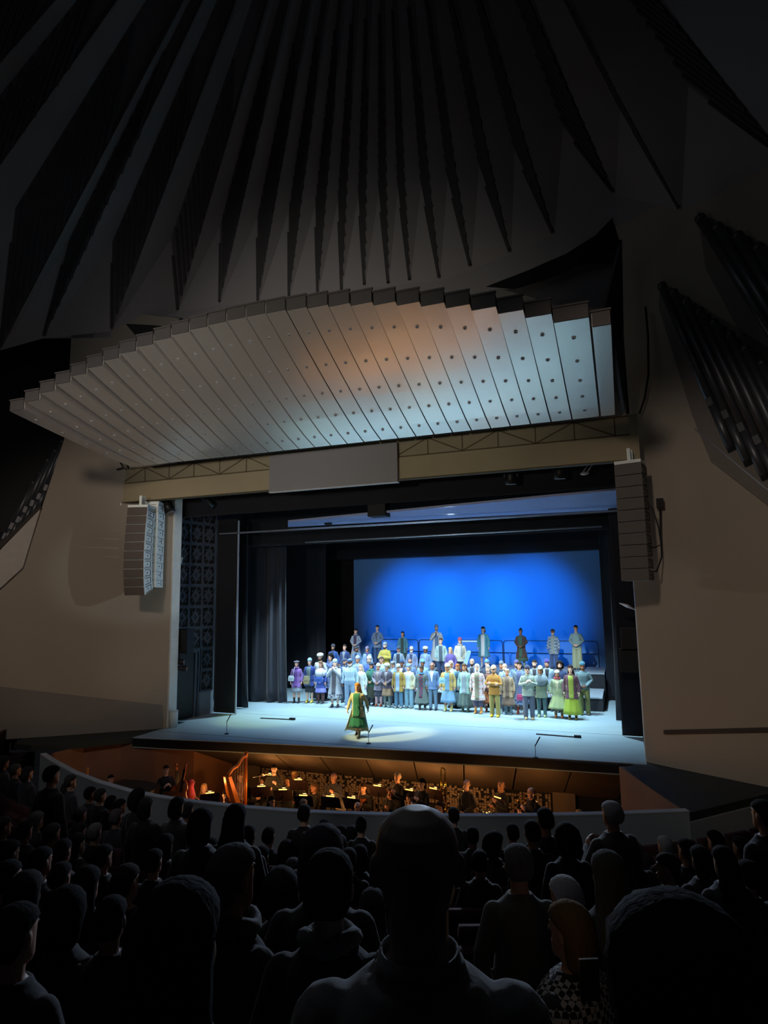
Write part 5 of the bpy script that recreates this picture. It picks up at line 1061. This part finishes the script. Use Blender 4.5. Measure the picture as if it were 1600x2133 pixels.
p = on(762, 1597, 1, .9); m = MB(); m.sph((p.x, .9, p.z), .035, 8, 6); m.box(p.x-.03, p.x+.03, .9, .95, p.z-.05, p.z+.05); tag(m.obj('signal_lamp', mat('signal_green', (190, 230, 60), .4, emit=(.5, .8, .05), es=.7)), 'tiny yellow-green signal lamp on the pit block wall', 'lamp')
# warm point lights in the pit
lamp('POINT', 'pit_light', (-4.3, -2.4, -1.0), None, 3.5, (1, .48, .18), .15); lamp('POINT', 'pit_light', (.2, -1.0, -1.0), None, 5, (1, .46, .15), .2); lamp('POINT', 'pit_light', (3.2, -.8, -1.0), None, 5, (1, .46, .15), .2)
# ------------------------------------------------------------------ the audience and its seats
def on_row(px, py, R):
    d = ray(px, py); ox, oy = CAMP.x-CC.x, CAMP.y-CC.y
    a = d.x*d.x+d.y*d.y; b = 2*(ox*d.x+oy*d.y); c = ox*ox+oy*oy-R*R; q = b*b-4*a*c
    if q < 0: return None
    t = (-b-sqrt(q))/(2*a)
    return CAMP+d*t if t > .3 else None
AUD = []; TAKEN = []
def aud(px, py, post, desc, spec, turn=0, dist=None, wide=1.0, pose=None, hq=False, dark=True):
    tg = 1.62 if post == 'stand' else 1.20
    if dist: P = CAMP+ray(px, py)*dist; R = hypot(P.x-CC.x, P.y-CC.y); k = max(0, min(13, int((R-RR0+.15)/RST)))
    else:
        best = None
        for k in range(12):
            P = on_row(px, py, ROWR[k]+(.12 if post == 'stand' else .22))
            if P is None or (P-CAMP).dot(FW) < 1.0: continue
            e = abs(P.z-floor_at(ROWR[k]+.4)-tg)
            if best is None or e < best[0]: best = (e, k, P)
        e, k, P = best
    fz = floor_at(ROWR[k]+.4); hd = P.z-fz
    h = 1.75*hd/(1.62 if post == 'stand' else 1.20)
    if post == 'sit': h = 1.75; fz2 = P.z-1.20
    else: h = max(1.45, min(2.05, h)); fz2 = P.z-1.62*h/1.75
    if abs(fz2-fz) > .25: fz2 = fz2
    r = atan2(-.2-P.x, (P.y-4.0))
    AUD.append((k, px, desc, post, spec, (P.x, P.y, fz2), r+radians(turn), h, wide, pose, hq)); TAKEN.append((k, atan2(P.y-CC.y, P.x-CC.x), post))
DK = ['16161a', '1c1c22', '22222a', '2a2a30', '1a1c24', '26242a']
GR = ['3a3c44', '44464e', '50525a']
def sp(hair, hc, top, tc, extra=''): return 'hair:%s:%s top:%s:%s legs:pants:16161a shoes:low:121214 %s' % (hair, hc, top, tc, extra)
# the nearest rows
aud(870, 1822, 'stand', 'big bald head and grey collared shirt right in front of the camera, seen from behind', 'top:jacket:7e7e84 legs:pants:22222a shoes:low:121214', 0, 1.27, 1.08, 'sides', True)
aud(686, 1862, 'stand', 'large dark cropped head with a pale fuzzy collar, left of the big bald head', sp('short', '1a181a', 'jacket', '1c1c22', 'scarf:loop:5c5c64'), 0, 1.85, 1, 'sides', True)
aud(484, 1840, 'stand', 'short grey-haired head turned slightly right with an ear catching the light', sp('short', '58545a', 'cardigan', '34343c', 'scarf:loop:6a6a72'), -28, 2.35, .95, 'clap', True)
aud(368, 1990, 'stand', 'large dark long-haired head at the lower left, very near the camera', sp('long', '14161e', 'coat', '15161c'), 0, 1.12, 1, 'sides', True)
aud(1080, 1808, 'stand', 'grey-haired person in a pale shirt standing right of the big bald head', sp('short', '6e6c70', 'shirt', '75716c'), 0, 3.6, 1.08, 'sides')
aud(672, 1795, 'stand', 'wide head with pale fringe of hair just above the dark cropped head', sp('bob', '4c4a54', 'jacket', '24242c'), 0, 2.55, 1, 'sides')
aud(1178, 1880, 'sit', 'white-haired seated head right of the pale shirt', sp('short', 'b0aeb0', 'sweater', '3c3a40'), 20, 3.7, 1)
aud(1187, 1948, 'sit', 'blonde seated person lit by a phone with a black and white patterned scarf', sp('bob', '7a6040', 'jacket', '2a2a30', 'shawl:@101012|b8b8bc|plaid'), 40, 3.0, 1)
aud(1268, 1830, 'stand', 'person with long straight greying hair standing in front of the dark mass at right', sp('long', '5a5854', 'coat', '26242a'), 0, 3.3, 1.05, 'sides')
aud(1415, 2050, 'stand', 'huge dark-haired head and dark shoulders filling the lower right corner', sp('curly', '060609', 'coat', '0a0b10'), 0, 1.2, 1.25, 'sides', True)
aud(1391, 1812, 'stand', 'dark-haired person with light on the edge of the face and glasses, right side', sp('short', '2a262a', 'jacket', '24242a'), 55, 5.0, 1, 'sides')
aud(1508, 1800, 'stand', 'person with long dark brown hair and a pale shoulder near the right edge', sp('long', '221a16', 'jacket', '50505a'), 0, 4.6, 1, 'sides')
aud(1592, 1702, 'stand', 'tall dark person standing at the right picture edge', sp('short', '1c1a1c', 'coat', '141418'), 10, 6.0, 1.1, 'sides')
aud(1275, 1700, 'stand', 'white-haired person in a light jacket applauding at the rail on the right', sp('short', '8a888c', 'jacket', '545458'), 8, 6.9, 1.12, 'clap')
aud(1136, 1712, 'stand', 'dark person standing whose head rises above the rail, right of centre', sp('short', '1a181c', 'jacket', '14141a'), 0, 7.0, 1, 'sides')
aud(1181, 1752, 'stand', 'person with a dark curly head just right of the standing dark person', sp('curly', '141318', 'coat', '14141a'), 0, 6.0, 1, 'sides')
aud(1109, 1738, 'stand', 'dark cropped head left of the standing dark person at the rail', sp('short', '1e1c20', 'jacket', '1a1a20'), 0, 6.8, 1, 'sides')
aud(1068, 1738, 'sit', 'dark round head against the pale rail, right of the big bald head', sp('short', '17161a', 'jacket', '1a1a20'), 0)
aud(1031, 1762, 'sit', 'dark-haired profile turned to its right below the rail', sp('curly', '1a181c', 'jacket', '22222a'), -60)
aud(1320, 1777, 'sit', 'white-haired head right of the applauding person', sp('short', '82807c', 'jacket', '3a3a3e'), 0)
aud(1385, 1766, 'sit', 'pale white-haired head further right in front of the dark wall base', sp('short', '8a888a', 'jacket', '32323a'), 0)
aud(1240, 1762, 'sit', 'low dark head behind the applauding person', sp('short', '17161a', 'jacket', '1a1a20'), 0)
aud(1460, 1795, 'sit', 'dim seated head with a pale cheek right of the glasses wearer', sp('bob', '2c2826', 'jacket', '2e2c32'), 0)
aud(945, 1702, 'sit', 'dark head partly behind the right side of the big bald head', sp('short', '17161a', 'jacket', '1a1a20'), 0)
aud(634, 1698, 'stand', 'dark standing person whose head just reaches the rail top, left of centre', sp('short', '17161a', 'jacket', '17171d'), 0, 8.4, 1.05, 'sides')
aud(675, 1727, 'sit', 'dark round head against the rail right of the standing person left of centre', sp('short', '17161a', 'jacket', '1a1a20'), 0)
aud(711, 1742, 'sit', 'lower dark head against the rail, between the two standing dark people', sp('bob', '17161a', 'jacket', '1a1a20'), 0)
aud(753, 1722, 'stand', 'dark person with a hair bun standing against the rail left of the big bald head', sp('bun', '15141a', 'jacket', '15151b'), 0, 8.2, .95, 'sides')
aud(733, 1742, 'sit', 'dark low head beside the person with a hair bun', sp('short', '17161a', 'jacket', '1a1a20'), 0)
aud(491, 1712, 'stand', 'person with big long dark hair standing against the rail on the left', sp('long', '121116', 'jacket', '121217'), 0, 6.0, 1.02, 'sides')
aud(518, 1745, 'stand', 'smaller dark head right of the big long dark hair', sp('short', '1c1a1e', 'jacket', '28262c'), 0, 6.6, .95, 'sides')
aud(420, 1722, 'stand', 'dim person in a grey coat left of the big long dark hair', sp('bob', '201e22', 'coat', '36353a'), 0, 5.4, 1.05, 'sides')
aud(369, 1683, 'stand', 'dark-haired person in a white shirt standing at the rail on the left', sp('bob', '141318', 'shirt', '8c8a8c'), 0, 8.6, 1.05, 'sides')
aud(391, 1692, 'stand', 'small grey-brown head right of the white shirt at the rail', sp('short', '3a363a', 'jacket', '6a6a70'), 0, 9.0, .95, 'sides')
aud(287, 1667, 'stand', 'person with a round dark head at the rail, left of the white shirt', sp('curly', '141318', 'jacket', '1a1a1e'), 0, 9.0, .9, 'sides')
aud(304, 1684, 'stand', 'dim brown-haired head right of the round dark head at the rail', sp('bob', '34302e', 'jacket', '3a383c'), 10, 8.6, 1, 'sides')
aud(108, 1618, 'stand', 'tall dark person standing before the left end of the rail', sp('short', '141316', 'coat', '121216'), 0, 9.8, 1.05, 'sides')
# seated heads, mostly on the left
for px, py, hair, hc, tc, ds in [
 (33, 1606, 'short', '4a4848', '1c1c20', 'grey seated head at the left edge under the dark plant-like shapes'), (8, 1590, 'curly', '1a1a1e', '1c1c20', 'dark bushy head at the left picture edge'), (58, 1612, 'bob', '2a2828', '1c1c20', 'dark seated head right of the grey one at the left edge'),
 (147, 1630, 'short', '3a3634', '2a282c', 'brown-haired seated head right of the tall dark person at left'), (140, 1645, 'bob', '2e2a28', '2a282c', 'lower brown head below the seated brown-haired one at left'), (188, 1656, 'short', '161518', '1c1c20', 'dark head against the rail at left, left of a grey one'),
 (209, 1660, 'short', '3c3a3a', '24242a', 'grey head against the rail at left, right of a dark one'), (231, 1675, 'short', '161518', '1c1c20', 'dark wide head low against the rail at left'), (250, 1682, 'short', '1c1a1e', '1c1c20', 'small dark head beside the wide low one at left'),
 (91, 1683, 'curly', '242226', '242228', 'curly dim head two rows behind the rail at left'), (115, 1684, 'short', '262428', '6e6c72', 'dark head over a white shirt seated at left'), (76, 1712, 'long', '6c6864', '2a2a2e', 'pale long-haired seated head at left'),
 (168, 1700, 'short', '5c5858', '24242a', 'grey round seated head behind the seat row at left'), (242, 1705, 'short', '4a4444', '24242a', 'brown-grey seated head right of the grey round one'), (198, 1737, 'short', '6a6664', '26262c', 'white-haired seated head in front of the dark seat backs at left'),
 (109, 1740, 'short', '4c4846', '222226', 'grey seated head below the pale long-haired one'), (6, 1725, 'short', '3e3c3c', '222226', 'grey head cut by the left picture edge'), (165, 1736, 'short', '262426', '222226', 'dim head left of the white-haired one'), (160, 1762, 'bob', '2a2626', '222226', 'dim seated head below the white-haired one'),
 (52, 1735, 'short', '1c1a1c', '1a1a1e', 'dark seated head between two grey ones at left'), (130, 1778, 'short', '221f20', '1a1a1e', 'dark seated head among the seat backs at left'), (20, 1780, 'bob', '201e1f', '1a1a1e', 'dark seated head low at the left edge'),
 (262, 1845, 'short', '2e2c2c', '26262a', 'dim seated head with a small highlight at left'), (180, 1850, 'long', '1a191c', '1a1a1e', 'dark long-haired seated head right of a pale collar'), (126, 1832, 'short', '1c1a1c', '5a5a60', 'dark head above a broad pale collar at left'), (52, 1872, 'bob', '302e2e', '1e1e22', 'large dim seated head near the lower left edge'),
 (320, 1800, 'short', '1e1c1e', '1a1a1e', 'dark seated head left of the short grey-haired one'), (300, 1745, 'short', '1a191b', '1a1a1e', 'dark seated head below the rail left of the grey coat'), (345, 1765, 'bob', '1e1c1e', '1a1a1e', 'dark bobbed seated head left of the grey coat'),
 (597, 1775, 'bob', '1c1a1e', '1a1a20', 'dark wide seated head left of the pale fringe'), (638, 1758, 'short', '2c2a2e', '22222a', 'dim seated head above the wide dark one'), (610, 1820, 'short', '4a4a50', '22222a', 'grey seated head left of the dark cropped head'), (585, 1862, 'curly', '3a3a42', '1c1c24', 'dim ruffled head left of the fuzzy collar'),
 (618, 1852, 'short', '52525a', '2c2c36', 'pale small seated head touching the dark cropped one'), (727, 1795, 'short', '36363e', '1c1c24', 'round seated head with a bright rim right of the pale fringe'), (708, 1764, 'short', '33333c', '1c1c24', 'small seated head with a bright rim above the pale fringe'), (750, 1788, 'bob', '24242a', '1c1c24', 'dim seated head just left of the big bald head'),
 (776, 1900, 'long', '46464c', '24242c', 'pale pointed hair in the gap left of the grey collared shirt'), (545, 1790, 'short', '17161a', '15151b', 'dark seated head right of the short grey-haired one'), (560, 1745, 'short', '17161a', '15151b', 'dark seated head below the rail right of the long dark hair'),
 (1000, 1800, 'short', '1c1b20', '17171d', 'dark seated head left of the pale shirt'), (985, 1745, 'short', '17161a', '17171d', 'dark head below the rail just right of the big bald head'), (1215, 1800, 'short', '17161a', '17171d', 'dark seated head left of the long greying hair'), (1345, 1800, 'bob', '2c2a2c', '38363a', 'dim seated head left of the glasses wearer'),
 (1430, 1775, 'short', '1a181c', '17171d', 'dark seated head right of the pale white-haired one'), (1545, 1770, 'short', '1a181c', '17171d', 'dark seated head right of the long dark brown hair'), (1490, 1755, 'bob', '1a181c', '17171d', 'dark bobbed seated head under the right wall base'), (1560, 1830, 'short', '17161a', '3a3a42', 'dark seated head with a grey top near the right edge'),
 (215, 1790, 'short', '1c1b1d', '17171b', 'dark seated head left of the dim one with a highlight'), (85, 1800, 'short', '1c1b1d', '17171b', 'dark seated head above the broad pale collar'), (15, 1835, 'short', '1e1d1f', '17171b', 'dark seated head at the left edge above the large dim one'),
 (440, 1770, 'short', '17161a', '17171b', 'dark seated head above the short grey-haired one'), (135, 1915, 'curly', '19191c', '141418', 'dark bushy seated head low on the left'), (230, 1925, 'short', '19191c', '141418', 'dark seated head left of the near long-haired one'), (30, 1960, 'short', '17171a', '121216', 'dark seated head in the lower left corner'),
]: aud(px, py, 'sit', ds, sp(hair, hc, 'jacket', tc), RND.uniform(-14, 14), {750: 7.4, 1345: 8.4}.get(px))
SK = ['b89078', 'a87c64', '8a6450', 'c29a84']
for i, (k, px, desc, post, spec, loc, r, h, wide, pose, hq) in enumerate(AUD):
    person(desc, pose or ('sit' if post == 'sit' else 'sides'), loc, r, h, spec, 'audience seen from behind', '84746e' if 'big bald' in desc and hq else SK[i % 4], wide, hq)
# collar and yoke of the big bald man's shirt
bald = [o for o in SC.objects if 'label' in o and 'big bald head and grey' in o['label']][0]
m = MB(); rs = []
for z, rx, ry in ((1.425, .080, .076), (1.46, .071, .070), (1.492, .066, .067), (1.494, .071, .072), (1.462, .079, .079), (1.430, .092, .090)): rs.append([(rx*cos(2*pi*i/26), .012+ry*sin(2*pi*i/26)-.01*(z > 1.5), z) for i in range(26)])
m.rings(rs, True); m.obj('collar', cloth('85858b'), bald, True)
# seats in every visible row
M_seat = mat('seat_fabric', (58, 22, 26), .9, 0, .2, 10, .1); M_sback = mat('seat_shell', (30, 24, 26), .6)
m = MB(); n = 9; fr = []; 
for k in range(7):
    z = .36+.52*k/6; rr = .255-.03*(k/6)**4; row = []
    for i in range(n): x = -rr+2*rr*i/(n-1); row.append((x, .02*(1-(x/rr)**2)+.07*(k/6), z))
    for i in range(n-1, -1, -1): x = -rr+2*rr*i/(n-1); row.append((x, .09+.07*(k/6), z))
    fr.append(row)
m.rings(fr); seat_back = m.mesh('backrest', 1, True)
m = MB(); m.rings([[(-.22, -.06, .40), (.22, -.06, .40), (.22, .02, .40), (-.22, .02, .40)], [(-.24, -.09, .45), (.24, -.09, .45), (.24, .02, .45), (-.24, .02, .45)], [(-.24, -.09, .75), (.24, -.09, .75), (.24, -.0, .78), (-.24, -.0, .78)]]); seat_up = m.mesh('cushion', 1)
m = MB(); m.rings([[(-.23, -.45, .36), (.23, -.45, .36), (.23, 0, .34), (-.23, 0, .34)], [(-.24, -.47, .44), (.24, -.47, .44), (.24, .02, .42), (-.24, .02, .42)]]); seat_dn = m.mesh('cushion', 1)
m = MB(); m.rings([[(-.03, -.30, .57), (.03, -.30, .57), (.03, .06, .57), (-.03, .06, .57)], [(-.03, -.31, .62), (.03, -.31, .62), (.03, .06, .62), (-.03, .06, .62)]]); m.box(-.02, .02, -.12, .04, 0, .57); seat_arm = m.mesh('armrest', 1)
rowname = ['first', 'second', 'third', 'fourth', 'fifth', 'sixth', 'seventh', 'eighth', 'ninth', 'tenth', 'eleventh', 'twelfth', 'thirteenth']
for k in range(11):
    R0 = ROWR[k]+.62; z = floor_at(ROWR[k]+.4); da = .565/R0; c = 0
    a = radians(-170); vis = []
    while a < radians(-20):
        P = CC+V((R0*cos(a), R0*sin(a), z)); q = P+V((0, 0, .86))-CAMP; f = q.dot(FW)
        if f > .8:
            px = IW/2+FPX*q.dot(RT)/f; py = IH/2-FPX*q.dot(UP)/f
            if -20 < px < 1620 and py < 2080: vis.append((px, a, P))
        a += da
    vis.sort()
    for j, (px, a, P) in enumerate(vis):
        sit = any(kk == k and abs(aa-a)*R0 < .34 and po == 'sit' for kk, aa, po in TAKEN)
        t = thing('theatre_seat', 'dark red theatre seat, %s from left, %s row from the pit rail' % (ords[j] if j < 20 else 'twenty-'+ords[j-20] if j < 29 else 'thirtieth' if j == 29 else 'last but one' if j == 30 else 'last', rowname[k]), 'theatre seat', P, a+pi/2, 'theatre seats in curved rows')
        put('backrest', seat_back, M_seat, t); put('cushion', seat_dn if sit else seat_up, M_seat, t); put('armrest', seat_arm, M_sback, t, (-.28, 0, 0)); put('armrest', seat_arm, M_sback, t, (.28, 0, 0))
# a phone glowing in a lap on the right, and the rear hall wall behind the camera
p = CAMP+ray(1228, 2040)*2.3; t = thing('phone', 'small phone glowing warm in the dark at the lower right', 'phone', p, .4)
m = MB(); m.box(-.036, .036, -.005, .005, -.07, .07); m.obj('case', M_dark, t); m = MB(); m.box(-.032, .032, .0055, .007, -.064, .064); m.obj('display', mat('phone_glow', (250, 190, 120), .4, emit=(1, .62, .28), es=1.6), t)
lamp('POINT', 'phone_light', p+V((-.05, -.02, .12)), None, .16, (1, .66, .35), .04)
